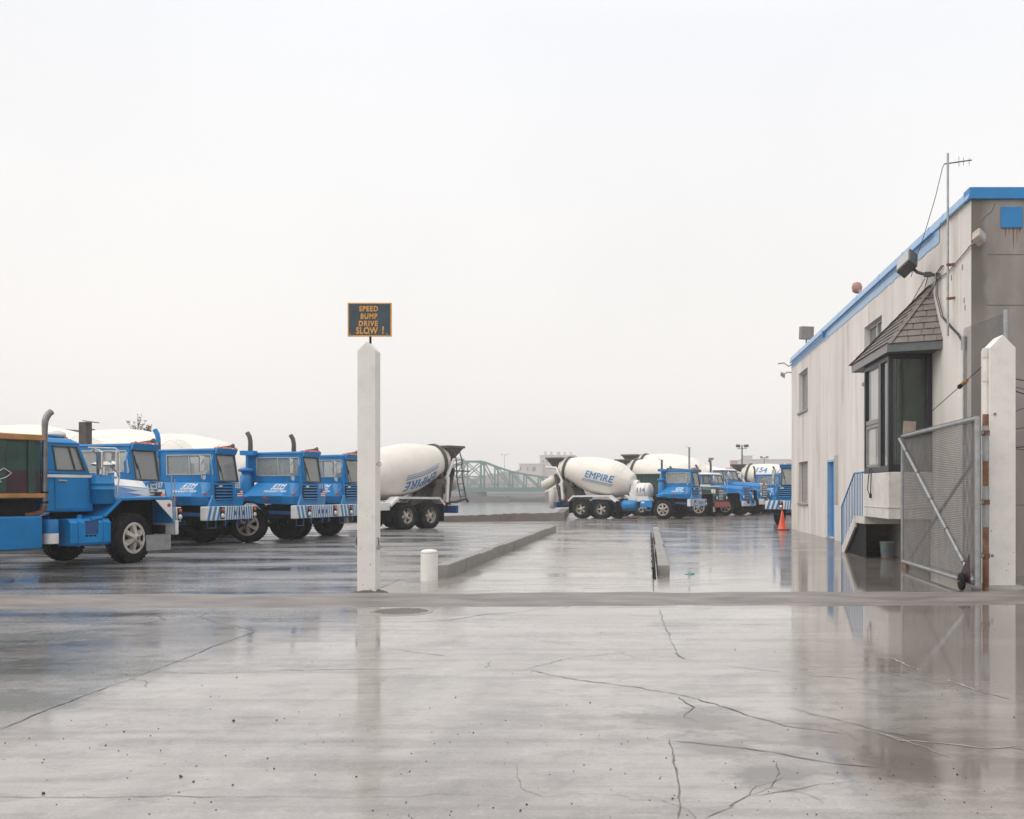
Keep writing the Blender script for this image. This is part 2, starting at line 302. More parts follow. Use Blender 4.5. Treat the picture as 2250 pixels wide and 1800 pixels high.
# ------------------------------------------------------------------ ground
def ground_material():
    m = bpy.data.materials.new('wet_concrete_ground'); m.use_nodes = True; nt = m.node_tree; N = nt.nodes; L = nt.links
    b = N['Principled BSDF']; tc = N.new('ShaderNodeTexCoord'); P = tc.outputs['Object']
    def noise(scale, det=4, st=None, rough=.55):
        n = N.new('ShaderNodeTexNoise'); n.inputs['Scale'].default_value = scale; n.inputs['Detail'].default_value = det
        n.inputs['Roughness'].default_value = rough
        if st:
            mp = N.new('ShaderNodeMapping'); mp.inputs['Scale'].default_value = st; L.new(P, mp.inputs[0]); L.new(mp.outputs[0], n.inputs['Vector'])
        else: L.new(P, n.inputs['Vector'])
        return n.outputs[0]
    def mr(src, a, b_, c, d):
        n = N.new('ShaderNodeMapRange'); n.interpolation_type = 'SMOOTHSTEP'
        for i, v in enumerate((a, b_, c, d)): n.inputs[i+1].default_value = v
        L.new(src, n.inputs[0]); return n.outputs[0]
    def mix(f, a, b_):
        n = N.new('ShaderNodeMixRGB')
        for i, v in enumerate((f, a, b_)):
            if isinstance(v, (tuple, list)): n.inputs[i].default_value = (*v, 1)
            elif isinstance(v, (int, float)): n.inputs[i].default_value = v
            else: L.new(v, n.inputs[i])
        return n.outputs[0]
    def mth(op, a, b_=0.0):
        n = N.new('ShaderNodeMath'); n.operation = op
        for i, v in enumerate((a, b_)):
            if isinstance(v, (int, float)): n.inputs[i].default_value = v
            else: L.new(v, n.inputs[i])
        return n.outputs[0]
    sp = N.new('ShaderNodeSeparateXYZ'); L.new(P, sp.inputs[0]); X, Y = sp.outputs[0], sp.outputs[1]
    big = noise(.22, 5); mid = noise(1.3, 6); streak = noise(1.0, 5, (.35, 5.0, 1)); fine = noise(14, 4)
    wheel = noise(.9, 5, (.9, .10, 1))             # long tyre marks running in and out of the gate
    grit = noise(42, 7, None, .72); patch = noise(2.6, 9, (1, 1.3, 1), .7); blot = noise(.7, 8, (1, 1.4, 1), .68); rad = noise(1.4, 6, (1.0, .16, 1), .6)
    conc = mix(mr(big, .35, .65, 0, 1), (.285, .261, .243), (.375, .347, .325))
    conc = mix(mr(streak, .42, .75, 0, .55), conc, (.15, .139, .128))
    conc = mix(mr(wheel, .48, .72, 0, .5), conc, (.15, .138, .126))
    conc = mix(mr(rad, .52, .72, 0, .45), conc, (.40, .378, .355))
    conc = mix(mr(blot, .50, .66, 0, .6), conc, (.155, .141, .128))
    conc = mix(mr(patch, .51, .62, 0, .45), conc, (.155, .143, .132))
    conc = mix(mr(patch, .46, .36, 0, .30), conc, (.44, .42, .40))
    brown = mix(mr(blot, .35, .65, 0, 1), (.125, .107, .097), (.20, .174, .158))
    # right-hand apron in front of the office is browner
    xr = mth('ADD', X, mth('MULTIPLY', mth('SUBTRACT', blot, .5), 6.0))
    conc = mix(mr(xr, 1.0, 3.6, 0, .9), conc, brown)
    # left yard is old asphalt, beyond the long joint
    yardn = noise(.45, 6, (.5, 1.6, 1))
    asp = mix(mr(yardn, .35, .65, 0, 1), (.10, .097, .10), (.26, .247, .243))
    asp = mix(mr(streak, .45, .7, 0, .55), asp, (.035, .035, .038))
    xl = mth('ADD', X, mth('MULTIPLY', mth('SUBTRACT', mid, .5), .9))
    aspm = mr(xl, -4.5, -4.1, 1, 0)
    near = mr(Y, 9, 16.5, .55, 1)                     # the asphalt in front of the gate is paler with concrete dust
    col = mix(mth('MULTIPLY', aspm, near), conc, asp)
    col = mix(mr(Y, 38, 50, 0, .6), col, (.165, .148, .137))   # muddy far yard
    bluepud = mth('MULTIPLY', mth('MULTIPLY', mr(X, .5, 1.2, 0, 1), mr(X, 3.2, 2.0, 0, 1)), mth('MULTIPLY', mr(Y, 24, 27, 0, 1), mr(noise(.9, 5, (1, .35, 1)), .5, .6, 0, .5)))
    col = mix(mth('MULTIPLY', bluepud, mr(Y, 36, 32, 0, 1)), col, (.10, .17, .27))     # streaky blue puddle patches tinted into the colour beside the scale
    col = mix(mr(grit, .52, .70, 0, .5), col, (.13, .12, .11))
    col = mix(mr(grit, .47, .30, 0, .3), col, (.50, .48, .46))
    def stain(px, py, rad_, amt, c, sx=1.0):        # old oil and mud stains on the slab
        nonlocal col
        q = gp(px, py); vm = N.new('ShaderNodeMapping'); vm.inputs['Location'].default_value = (-q.x*sx/rad_, -q.y/rad_, 0); vm.inputs['Scale'].default_value = (sx/rad_, 1/rad_, 0); L.new(P, vm.inputs[0])
        ln = N.new('ShaderNodeVectorMath'); ln.operation = 'LENGTH'; L.new(vm.outputs[0], ln.inputs[0])
        d = mth('ADD', ln.outputs['Value'], mth('MULTIPLY', mth('SUBTRACT', patch, .5), 3.2))
        col = mix(mr(d, 1.1, .35, 0, amt), col, c)
    dk = (.11, .097, .086); bw = (.165, .138, .122)
    for a in ((1525, 1580, .45, .8, dk, .8), (1565, 1640, .32, .7, dk), (1700, 1700, .35, .8, dk), (1480, 1372, .55, .6, dk, 1.4), (1450, 1300, .5, .5, dk), (545, 1432, .5, .5, dk, .7), (420, 1395, 1.1, .6, dk, .5), (820, 1345, 1.3, .5, dk, .5),
              (1960, 1640, .55, .8, bw, .5), (2080, 1690, .45, .8, bw, .5), (1800, 1610, .5, .6, bw, .5), (2000, 1440, .9, .6, bw, .5), (1250, 1360, .7, .35, bw, .5), (60, 1470, .9, .7, (.05, .055, .05), .6), (110, 1400, .7, .7, (.05, .055, .05), .5), (40, 1540, .5, .7, (.05, .055, .05), .6)): stain(*a)
    L.new(col, b.inputs['Base Color'])
    # wetness: films and puddles
    pud = noise(.33, 6, (.75, 1.5, 1), .6)
    pm = mr(pud, .44, .58, 0, 1)
    apron = mth('MULTIPLY', mr(xr, .8, 2.8, 0, 1), mth('MULTIPLY', mr(Y, 4.2, 8.0, 0, 1), mr(Y, 19, 28, 1, .35)))
    pm = mth('MAXIMUM', pm, mth('MULTIPLY', apron, mr(mid, .25, .5, .65, 1)))
    dry = mth('SUBTRACT', 1, mth('MULTIPLY', pm, .85))
    rgh = mth('ADD', mth('MULTIPLY', mth('SUBTRACT', 1, pm), .05), .04)
    rgh = mth('ADD', rgh, mr(Y, 15.5, 24, 0, .07))
    rgh = mth('ADD', rgh, mth('MULTIPLY', dry, mth('ADD', mr(streak, .4, .75, 0, .12), mr(blot, .45, .7, 0, .10))))
    rgh = mth('ADD', rgh, mth('MULTIPLY', mr(fine, .45, .7, 0, .08), mth('SUBTRACT', 1, pm)))
    rgh = mth('ADD', rgh, mth('MULTIPLY', aspm, mr(yardn, .36, .60, .0, .16)))
    L.new(rgh, b.inputs['Roughness']); b.inputs['IOR'].default_value = 1.42
    # relief: broom lines and aggregate, drowned where water stands
    h = mth('ADD', mth('MULTIPLY', noise(30, 3, (.12, 1.6, 1)), .5), mth('MULTIPLY', noise(70, 3), .35))
    h = mth('ADD', h, mth('MULTIPLY', noise(3.0, 3, (.5, 1.2, 1)), 1.2))
    bp = N.new('ShaderNodeBump'); bp.inputs['Distance'].default_value = .0016
    L.new(mth('ADD', mth('MULTIPLY', mth('SUBTRACT', 1, pm), .5), .09), bp.inputs['Strength'])
    L.new(h, bp.inputs['Height']); L.new(bp.outputs[0], b.inputs['Normal'])
    return m
M['ground'] = ground_material()
SHORE = [(-160, 30), (-30, 44.2), (-10.6, 51.5), (-4.55, 54), (-5.6, 71), (0, 84), (60, 118), (200, 150)]
g = MB(); poly = [(-160, -30)]+SHORE+[(200, -30)]
g.add([(x, y, 0) for x, y in poly]+[(x, y, -3) for x, y in poly], [tuple(range(len(poly)))[::-1]]+[(i, (i+1) % len(poly), len(poly)+(i+1) % len(poly), len(poly)+i) for i in range(len(poly))])
ground = tag(g.build('ground', M['ground']), kind='structure')

# joints and cracks of the slab, each a thin jagged groove
def crack(pts, wd=.012, jag=.5):
    P = [gp(x, y) for x, y in pts]; Q = []
    for a, b in zip(P, P[1:]):
        n = max(2, int((b-a).length/.07))
        for i in range(n): Q.append(a.lerp(b, i/n))
    Q.append(P[-1]); vs = []; fs = []; w1 = 0
    for i, p in enumerate(Q):
        d = (Q[min(i+1, len(Q)-1)]-Q[max(i-1, 0)]).normalized(); s = Vector((-d.y, d.x, 0))
        w1 = .6*w1+random.uniform(-.022, .022); p = p+s*(w1+random.uniform(-.012, .012))*jag; k = wd*random.uniform(.4, 1.4)*max(.0, 1.0+1.5*noise.noise((p.x*1.1, p.y*1.1, wd*300)))*(0.15 if i in (0, len(Q)-1) else 1)
        for e in (-1, 1): vs.append((p.x+s.x*k*e*.38, p.y+s.y*k*e*.38, .003))
    for i in range(len(Q)-1): fs.append((2*i, 2*i+1, 2*i+3, 2*i+2))
    m = MB().add(vs, fs)
    if jag > .3:
        for p in Q[3::9]:
            if random.random() < .55: continue
            a = random.uniform(0, 2*math.pi); q = Vector((p.x, p.y, 0)); k = wd*.28
            for i in range(random.randint(3, 8)):
                a += random.uniform(-.6, .6); q2 = q+Vector((math.cos(a), math.sin(a)*1.3, 0))*random.uniform(.05, .12); n_ = Vector((-math.sin(a), math.cos(a), 0))*k
                m.add([(q.x+n_.x, q.y+n_.y, .0028), (q.x-n_.x, q.y-n_.y, .0028), (q2.x-n_.x*.8, q2.y-n_.y*.8, .0028), (q2.x+n_.x*.8, q2.y+n_.y*.8, .0028)], [(0, 1, 2, 3)]); q = q2; k *= .85
    m.build('crack', M['crack'], ground)
LZ = lambda *p: [(x/1.9164, 1240+y/1.9164) for x, y in p]
RZ = lambda *p: [(1125+x/1.9164, 1240+y/1.9164) for x, y in p]
crack(LZ((640, 456), (920, 460), (1190, 447), (1490, 443), (1700, 440), (2040, 435), (2156, 448))+RZ((80, 445), (250, 485), (530, 520), (700, 550), (850, 590), (1000, 640), (1150, 680), (1400, 715)), .011)
crack(RZ((50, 445), (210, 400), (410, 378), (480, 372)), .009)
crack(LZ((1080, 282), (890, 350), (750, 410), (640, 450), (460, 515), (230, 600), (0, 695)), .014, .35)
crack(LZ((-40, 978), (360, 982), (900, 980), (1500, 983), (1760, 975), (1850, 962), (2156, 980))+RZ((190, 975), (340, 965), (470, 975), (500, 992), (700, 1000), (930, 1005), (1000, 975), (1090, 940), (1130, 880), (1120, 830)), .006)
crack(RZ((665, 735), (690, 850), (705, 980), (700, 1073)), .008, .3)
crack(RZ((665, 735), (830, 682), (730, 642), (760, 602), (700, 556)), .013)
crack(RZ((670, 742), (930, 770), (1150, 800), (1350, 840), (1550, 855)), .010)
crack(RZ((1000, 978), (1300, 930), (1500, 905), (1700, 890)), .007)
crack(RZ((820, 1073), (900, 1030), (930, 1008)), .012)
crack(LZ((1100, 240), (1500, 242), (1750, 243), (1900, 235), (2050, 210), (2156, 204))+RZ((150, 185), (620, 180)), .016)
crack(LZ((0, 240), (250, 225), (500, 210), (680, 190)), .016)
crack(LZ((380, 258), (550, 255), (700, 235), (660, 212), (560, 205)), .016)
crack(LZ((820, 215), (900, 240), (1080, 282)), .014)
crack(LZ((400, 300), (700, 295), (800, 275)), .012)
crack(LZ((1600, 350), (1780, 375), (1900, 390)), .008)
crack(RZ((0, 305), (300, 345), (480, 370), (740, 400), (920, 430), (1150, 455)), .007)
crack(RZ((640, 254), (900, 256), (1170, 250)), .010, .2)
crack(RZ((620, 185), (640, 260), (700, 380), (730, 400)), .016)
crack(RZ((1150, 600), (1500, 690), (1800, 755)), .010)
crack(RZ((1640, 390), (1800, 470), (2010, 545)), .008)
def ridge(pts, wd):
    n0 = len(ground.children); crack(pts, wd, .9); o = [c for c in bpy.data.objects if c.parent == ground][-1]
    o.name = 'cement_ridge'; o.data.materials.clear(); o.data.materials.append(M['ridge'])
M['ridge'] = mat('dried_cement', (.27, .252, .238), .5, var=.15, scale=8)
for pts, wd in (([(1190, 465), (1300, 472), (1450, 482)], .03), ([(1590, 392), (1700, 440), (1780, 472)], .025), ([(1830, 485), (1960, 535), (2100, 570)], .028), ([(1420, 690), (1540, 705), (1640, 742), (1800, 750), (2000, 772), (2120, 765)], .03)):
    ridge(RZ(*pts), wd)
for y, x0, x1 in ((1181, 1190, 1436), (1192, 1180, 1437), (1211, 1130, 1437), (1229, 1090, 1437), (1246, 1030, 1438), (1272, 975, 1437)):   # plate joints of the truck scale
    crack([(x0, y), ((x0+x1)/2, y+1), (x1, y)], .012, .12)
crack([(835, 1293), (880, 1273), (925, 1271)], .02)
crack([(1000, 1188), (1060, 1180), (1095, 1176)], .03)

# water, far bank, woods
wt = MB().add([(-900, 20, -2), (900, 20, -2), (900, 900, -2), (-900, 900, -2)], [(0, 1, 2, 3)])
wm = mat('river_water', (.10, .105, .105), .12, var=.1, scale=.05, rvar=.03, bump=1, bscale=1.2); wm.node_tree.nodes['Principled BSDF'].inputs['IOR'].default_value = 1.33
[n_ for n_ in wm.node_tree.nodes if n_.type == 'BUMP'][0].inputs['Distance'].default_value = .12
tag(wt.build('water', wm), kind='structure')
bk = MB(); n = 90; vs = []
for i in range(n):
    x = -450+900*i/(n-1); t = .7+.8*random.random()
    vs += [(x, 343+random.uniform(-1, 1), -2.5), (x, 346, -.6+random.uniform(-.3, .3)), (x, 352, t), (x, 670, t+1)]
bk.add(vs, [(4*i+k, 4*i+4+k, 4*i+5+k, 4*i+1+k) for i in range(n-1) for k in range(3)])
tag(bk.build('far_bank', M['bank']), kind='structure')
def hill(name, label, x0, x1, Y, prof, seed):
    random.seed(seed); m = MB(); n = 140; vs = []
    for i in range(n):
        t = i/(n-1); k = t*(len(prof)-1); a = int(min(k, len(prof)-2)); h = prof[a]+(prof[a+1]-prof[a])*(k-a)
        x = x0+(x1-x0)*t; hh = max(.3, h+random.uniform(-.55, .55)*min(h, 2)*.6)
        vs += [(x, Y, -1), (x, Y+2, hh*.6+random.uniform(-.3, .3)), (x, Y+6, hh+1), (x, Y+16, hh*.7), (x, Y+25, -1)]
    m.add(vs, [(5*i+k, 5*i+5+k, 5*i+6+k, 5*i+1+k) for i in range(n-1) for k in range(4)])
    return tag(m.build(name, M['farwood']), label, kind='stuff')
tag(hill('far_woodland', None, -210, 60, 600, [1, 4, 8, 12, 12, 9, 13, 15, 11, 12, 16, 11, 7, 4], 4), 'hazy bare woodland rising behind the green truss bridge', 'woodland')
tag(hill('far_scrubland', None, -80, 230, 560, [3, 4, 3, 5, 3, 4, 6, 4, 3, 3], 9), 'low brown scrub on the opposite bank behind the bridge deck', 'scrub')

# ------------------------------------------------------------------ swing bridge
def bridge():
    Y = 338.0; s = F/Y; X = lambda px: (px-CX)/s; Z = lambda py: H+(CY-py)/s
    q = lambda zx, zy: (960+zx/7.187, 960+zy/7.187)
    rt = empty('truss_bridge', (X(1040), Y, -2)); O = Vector(rt.location)
    m = M['bridge']; cxp = q(562, 0)[0]
    top = [(562, 388), (700, 386), (915, 470), (1150, 548), (1375, 590), (1600, 625), (1830, 655)]; zd = Z(q(0, 800)[1])
    def P(zx, zy, dy): a = q(zx, zy); return Vector((X(a[0]), Y+dy, Z(a[1])))-O
    for dy in (0, 7.0):
        for sgn in (1, -1):
            fl = lambda p: Vector((2*(X(cxp)-O.x)-p.x, p.y, p.z)) if sgn < 0 else p
            for a, b in zip(top, top[1:]):
                MB().beam(fl(P(*a, dy)), fl(P(*b, dy)), .5, .55).build('top_chord', m, rt)
            for i, a in enumerate(top[1:], 1):
                t = P(*a, dy); bt = Vector((t.x, t.y, zd-O.z))
                MB().beam(fl(t), fl(bt), .45, .55).build('vertical', m, rt)
                if i < len(top)-1:
                    b = P(*top[i+1], dy)
                    MB().beam(fl(t), fl(Vector((b.x, b.y, zd-O.z))), .35, .4).build('diagonal', m, rt)
        a = P(425, 395, dy); b = P(690, 395, dy); zm = P(425, 625, dy).z; zb = zd-O.z
        for (p, r) in (((a.x, a.z), (b.x, zm)), ((b.x, a.z), (a.x, zm)), ((a.x, zm), (b.x, zb)), ((b.x, zm), (a.x, zb)), ((a.x, zm), (b.x, zm))):
            MB().beam((p[0], a.y, p[1]), (r[0], a.y, r[1]), .25, .3).build('cross_brace', m, rt)
        for xx in (a.x, b.x): MB().beam((xx, a.y, a.z), (xx, a.y, zb), .4, .5).build('tower_leg', m, rt)
    xe = X(q(1830, 0)[0])-O.x; xs = 2*(X(cxp)-O.x)-xe; zb = zd-O.z
    MB().bb(xs, xe, -.5, 7.5, zb-1.5, zb).build('deck_girder', m, rt)
    for k in range(34):
        x = xs+(xe-xs)*k/33; MB().bb(x-.06, x+.06, -.62, -.5, zb, zb+1.1).build('railing_post', m, rt)
    MB().bb(xs, xe, -.62, -.55, zb+1.0, zb+1.12).build('railing', m, rt)
    MB().lathe([(0, 4.5), (zb-1.5, 4.2)], (X(cxp)-O.x, 3.5, 0), (0, 0, 1), 20).build('pivot_pier', M['bank'], rt)
    for xx in (xe-1, xs+1): MB().bb(xx-1.5, xx+1.5, -.4, 7.4, -1, zb-1.5).build('end_pier', M['bank'], rt)
    MB().bb(X(cxp)-O.x-13, X(cxp)-O.x+13, -3.2, -2.4, -1, 1.9).build('timber_fender', mat('timber_fender', (.11, .095, .10), .9, var=.3, scale=.6), rt)
    tag(rt, 'pale green steel truss swing bridge fading into the haze', 'bridge')
    # beyond its right end: approach span
    return rt
bridge()
def far_building(name, label, px0, px1, pyt, Y, dep, wins=(), tops=(), m=M['farwall'], cat='building'):
    s = F/Y; x0 = (px0-CX)/s; x1 = (px1-CX)/s; zt = H+(CY-pyt)/s
    r = empty(name, ((x0+x1)/2, Y, -1)); O = Vector(r.location)
    MB().bb(x0-O.x, x1-O.x, 0, dep, 0, zt-O.z).build('wall', m, r)
    MB().bb(x0-O.x-.3, x1-O.x+.3, -.3, dep+.3, zt-O.z, zt-O.z+.35).build('roof_edge', m, r)
    for (a, b, c, d) in wins:
        f = MB().bb((a-CX)/s-O.x, (b-CX)/s-O.x, -.12, .1, H+(CY-d)/s-O.z, H+(CY-c)/s-O.z).build('window', M['bank'], r)
    for (a, b, c) in tops:
        MB().lathe([(0, (b-a)/2/s), (H+(CY-c)/s-zt-.3, (b-a)/2/s)], (((a+b)/2-CX)/s-O.x, dep/2, zt-O.z+.3), (0, 0, 1), 16).build('silo_stack', m, r)
    return tag(r, label, cat)
far_building('pump_house', 'pale low industrial block with dark windows beyond the bridge', 1141, 1190, 1020, 570, 14, [(1143, 1145.5, 1026, 1034), (1158, 1161, 1026, 1034), (1170, 1177, 1026, 1036)])
far_building('silo_building', 'pale concrete plant with a row of round silo stacks on its roof', 1186, 1262, 1001.5, 580, 18, [(1190, 1196, 1012, 1016), (1200, 1206, 1012, 1016)], [(1191.5, 1198, 991), (1204.5, 1211, 991), (1220, 1228, 991.5), (1234.5, 1240.5, 992.5), (1249.5, 1254, 992.5)], cat='plant')
far_building('warehouse', 'long pale warehouse roof showing above the parked mixer drums', 1628, 1800, 1010.5, 540, 30)
far_building('warehouse_tower', 'square pale rooftop block rising over the long warehouse', 1633, 1653, 1002.5, 590, 10, m=M['farwall'])
far_building('brick_house', 'small reddish hazy house beside the warehouse', 1607, 1628, 1013, 560, 10, m=mat('far_brick', (.36, .16, .15), .9), cat='house')
def light_mast(label, px, pyt, Y, arms):
    s = F/Y; x = (px-CX)/s; zt = H+(CY-pyt)/s; r = empty('light_mast', (x, Y, -1)); h = zt+1
    MB().tube((0, 0, 0), (0, 0, h), .17, .10, 8).build('pole', M['lampbox'], r)
    MB().beam((-arms, 0, h-.55), (arms, 0, h-.55), .1, .1).build('cross_arm', M['lampbox'], r)
    for x in (-arms, -arms*.6, arms*.6, arms):
        MB().box((x, -.15, h-.2+.1*abs(x)), (.35, .3, .35), rot=(R(30), 0, R(12)*(1 if x > 0 else -1))).build('floodlight', M['lampbox'], r)
    return tag(r, label, 'light mast', 'tall floodlight masts beyond the yard')
light_mast('tall slim floodlight mast standing behind the green bridge', 1108.5, 998, 540, 1.8)
light_mast('sturdy floodlight mast above the dark blue truck cabs', 1630.5, 978, 150, .75)
light_mast('slender floodlight mast over the pale warehouse roof', 1679, 1003.5, 260, .9)
light_mast('short floodlight mast above the drum behind the green truck', 1562.5, 1006.5, 230, .4)
# shrubs peeping over the drums on the left
for px, py, h in ((299, 921, 2.0), (320, 938, 1.2)):
    p = at(px, py, 60); r = empty('bare_shrub', (p.x, 60, 0))
    MB().tube((0, 0, 0), (.1, 0, p.z-.8), .05, .02, 6).build('trunk', M['twig'], r)
    m = MB(); tp = Vector((.1, 0, p.z-h*.55))
    for k in range(16):
        d = Vector((random.uniform(-.55, .55), random.uniform(-.3, .3), random.uniform(.5, 1))).normalized()*h*random.uniform(.3, .6); q0 = tp+Vector((random.uniform(-.05, .05), 0, random.uniform(-.2, .25*h))); m.tube(q0, q0+d, .016, .006, 4)
        for e_ in range(7):
            a = q0+d*random.uniform(.3, 1); dd = Vector((random.uniform(-1, 1), random.uniform(-1, 1), random.uniform(0, 1))).normalized()*.11; u = dd.cross(Vector((0, 1, .3))).normalized()*.03; m.add([a, a+dd*.5+u, a+dd, a+dd*.5-u], [(0, 1, 2, 3)])
    m.build('crown', M['twig'], r)
    tag(r, ('bare twiggy shrub top showing over a white drum' if h > 1.5 else 'small sprig poking up beside the twiggy shrub top'), 'shrub')

# ------------------------------------------------------------------ low things on the ground
def seawall():
    r = empty('sea_wall', (-10.6, 51.5, 0)); O = Vector((-10.6, 51.5, 0)); pts = SHORE[1:5]
    for a, b, h0, h1 in ((pts[0], pts[1], .3, .3), (pts[1], ((-7.8), 52.66), .3, .36), ((-7.78, 52.67), pts[2], .38, .44), (pts[2], pts[3], .44, .44)):
        a = Vector((*a, 0))-O; b = Vector((*b, 0))-O; d = (b-a).normalized(); n = Vector((-d.y, d.x, 0))*.45
        N_ = 14; m = MB(); vs = []
        for i in range(N_+1):
            p = a.lerp(b, i/N_); h = h0+(h1-h0)*i/N_; e = random.uniform(-.025, .025)
            vs += [p+Vector((0, 0, -.1)), p+Vector((0, 0, h+e)), p+n+Vector((0, 0, h+e)), p+n+Vector((0, 0, -2.6))]
        m.add(vs, [(4*i+k, 4*i+4+k, 4*i+5+k, 4*i+1+k) for i in range(N_) for k in range(3)]+[(0, 1, 2, 3), (4*N_, 4*N_+3, 4*N_+2, 4*N_+1)])
        m.build('wall_section', M['seawall'], r)
    tag(r, 'low worn concrete wall along the water behind the yard', 'sea wall')
seawall()
def kerb_row(name, label, x0, x1, y0, y1, h, nblk, seed):
    random.seed(seed); r = empty(name, ((x0+x1)/2, y0, 0)); L_ = (y1-y0)/nblk
    for i in range(nblk):
        a = i*L_; wv = random.uniform(-.012, .012); dz = random.uniform(-.012, .012)
        MB().bb(x0-(x0+x1)/2+wv, x1-(x0+x1)/2+wv, a+.012, a+L_-.012, -.03, h+dz).build('block', M['kerb'], r, .02, seg=2)
    MB().bb(x0-(x0+x1)/2+.03, x1-(x0+x1)/2-.03, .05, y1-y0-.05, -.03, h-.03).build('joint_filler', M['crack'], r)
    return tag(r, label, 'kerb')
kerb_row('scale_kerb', 'tall grey concrete kerb running back from the white bollard', -3.86, -3.62, 18.1, 39.3, .245, 12, 3)
kerb_row('scale_kerb', 'narrow concrete kerb with a black steel plate along its side', .17, .39, 18.6, 39.0, .20, 11, 5)
r = empty('guard_plate', (.10, 17.9, 0))
MB().bb(-.02, .0, 0, 16, 0, .215).build('upright_plate', M['black'], r, .004); MB().bb(0, .04, .002, 15.9, .0, .02).build('foot_flange', M['black'], r)
for k in range(9): MB().tube((-.02, .6+k*1.8, .15), (-.045, .6+k*1.8, .15), .02, n=6).build('bolt', M['dark'], r)
tag(r, 'thin black steel plate standing on edge beside the kerb', 'plate')
p = gp(943.5, 1275); r = empty('bollard', (p.x, 17.7, 0))
MB().lathe([(-.05, .15), (.49, .15), (.515, .145), (.535, .115), (.545, .06), (.547, 0.001)], (0, 0, 0), (0, 0, 1), 32, caps=False).build('body', M['post'], r)
MB().lathe([(.485, .152), (.492, .152)], (0, 0, 0), (0, 0, 1), 32, caps=False).build('cap_seam', M['kerb'], r)
tag(r, 'short round white bollard with domed cap at the kerb end', 'bollard')
# speed bump
def speed_bump():
    m = MB(); n = 260; prof = [(-.95, -.012), (-.75, .006), (-.5, .032), (-.3, .062), (-.1, .084), (.12, .088), (.34, .068), (.55, .036), (.75, .008), (.92, -.012)]; vs = []
    for i in range(n+1):
        x = -13.5+19.3*i/n; yc = 14.72+(x-6)*.030; k = 1+.12*math.sin(i*.7)+.08*math.sin(i*1.9+1)
        for a, z in prof: vs.append((x, yc+a+abs(a)*(.22*noise.noise((x*.7, a*2, 3))+.10*noise.noise((x*3.1, a*4, 9)))-(.10*noise.noise((x*.5, 1, 5)) if a < 0 else 0), z*(1+.35*noise.noise((x*1.1, a*2, 7)))))
    w = len(prof)
    m.add(vs, [(w*i+j, w*i+w+j, w*i+w+j+1, w*i+j+1) for i in range(n) for j in range(w-1)], 0, True)
    return tag(m.build('speed_bump', M['asphalt']), 'long low brown asphalt hump across the gateway', 'speed bump')
speed_bump()
p = gp(878, 1344.5); r = empty('manhole_cover', (p.x, p.y, 0))
MB().lathe([(0, .44), (.008, .43), (.008, .37), (.003, .365)], (0, 0, 0), (0, 0, 1), 40, caps=False).build('frame', M['kerb'], r)
MB().lathe([(.004, .36), (.010, .355), (.010, .001)], (0, 0, 0), (0, 0, 1), 40, caps=False, sm=False).build('lid', M['iron'], r)
m = MB()
for i in range(-6, 7):
    for k in range(-6, 7):
        if math.hypot(i, k) < 6.1: m.box((i*.053+(k % 2)*.02, k*.053, .013), (.032, .026, .008))
tag(m.build('tread_studs', M['iron'], r), kind='stuff')
tag(r, 'round cast iron manhole lid set in the wet slab', 'manhole cover')
m = MB(); random.seed(21)
for k in range(300):
    px = random.uniform(-100, 2200); py = 1250+550*random.random()**.8
    if 1298 < py < 1332: continue
    q = gp(px, py); rr = random.choice((.003, .003, .004, .004, .005, .007 if random.random() < .3 else .005))
    if px > 1650 and py < 1320: continue
    m.lathe([(0, rr*.6), (rr*.5, rr), (rr, rr*.5)], (q.x, q.y, 0), (random.uniform(-.3, .3), random.uniform(-.3, .3), 1), 5, sm=False)
for (px, py, rr) in ((513, 1585, .011), (602, 1690, .006), (588, 1667, .006), (1040, 1611, .006), (1001, 1533, .006), (1616, 1731, .006), (2103, 1703, .007), (2228, 1577, .007), (397, 1708, .01), (95, 1745, .01)):
    q = gp(px, py); m.lathe([(0, rr*.7), (rr*.5, rr), (rr, rr*.6), (rr*1.2, .001)], (q.x, q.y, 0), (.1, .2, 1), 6, sm=False)
tag(m.build('gravel', M['pebble']), 'scattered small dark stones on the wet slab', kind='stuff')
q = gp(1521, 1262); r = MB().box((0, 0, .012), (.09, .05, .02), rot=(0, .1, .5)).box((-.1, -.03, .006), (.08, .03, .01), rot=(0, 0, -.4)).build('litter', M['teal'], loc=(q.x, q.y, .0))
tag(r, 'crumpled scrap of teal litter lying on the wet ground', 'litter')
# speed bump sign on its post
def gate_post(name, label, px0, px1, base, shoulder, apex, w, extra):
    s = (base-CY)/H; x0 = (px0-CX)/s; Y = F/s; h1 = (base-shoulder)/s; h2 = (base-apex)/s
    r = empty(name, (x0+w/2, Y+w/2, 0)); a = w/2
    m = MB(); vs = [(sx*a, sy*a, z) for z in (-.05, h1) for sx, sy in ((-1, -1), (1, -1), (1, 1), (-1, 1))]+[(0, -a, h2), (0, a, h2)]
    m.add(vs, [(0, 1, 5, 8, 4), (1, 2, 6, 5), (2, 3, 7, 9, 6), (3, 0, 4, 7), (5, 6, 9, 8), (7, 4, 8, 9), (0, 3, 2, 1)])
    m.build('shaft', M['post'], r, .012, seg=2); extra(r, a, s); return tag(r, label, 'gate post')
def chips(r, a, n, h, seed):            # small patches of missing paint low on the faces
    random.seed(seed)
    for k in range(n):
        z = h*random.random()**2.2+.03; x = random.uniform(-a*.92, a*.92); w_ = random.uniform(.004, .011); pts = []
        for i in range(7):
            t = 2*math.pi*i/7; rr = w_*random.uniform(.5, 1.2); pts.append((x+rr*math.cos(t), z+rr*1.4*math.sin(t)))
        MB().add([(p[0], -a-.0015, p[1]) for p in pts], [tuple(range(7))]).build('paint_chip', M['kerb'], r)
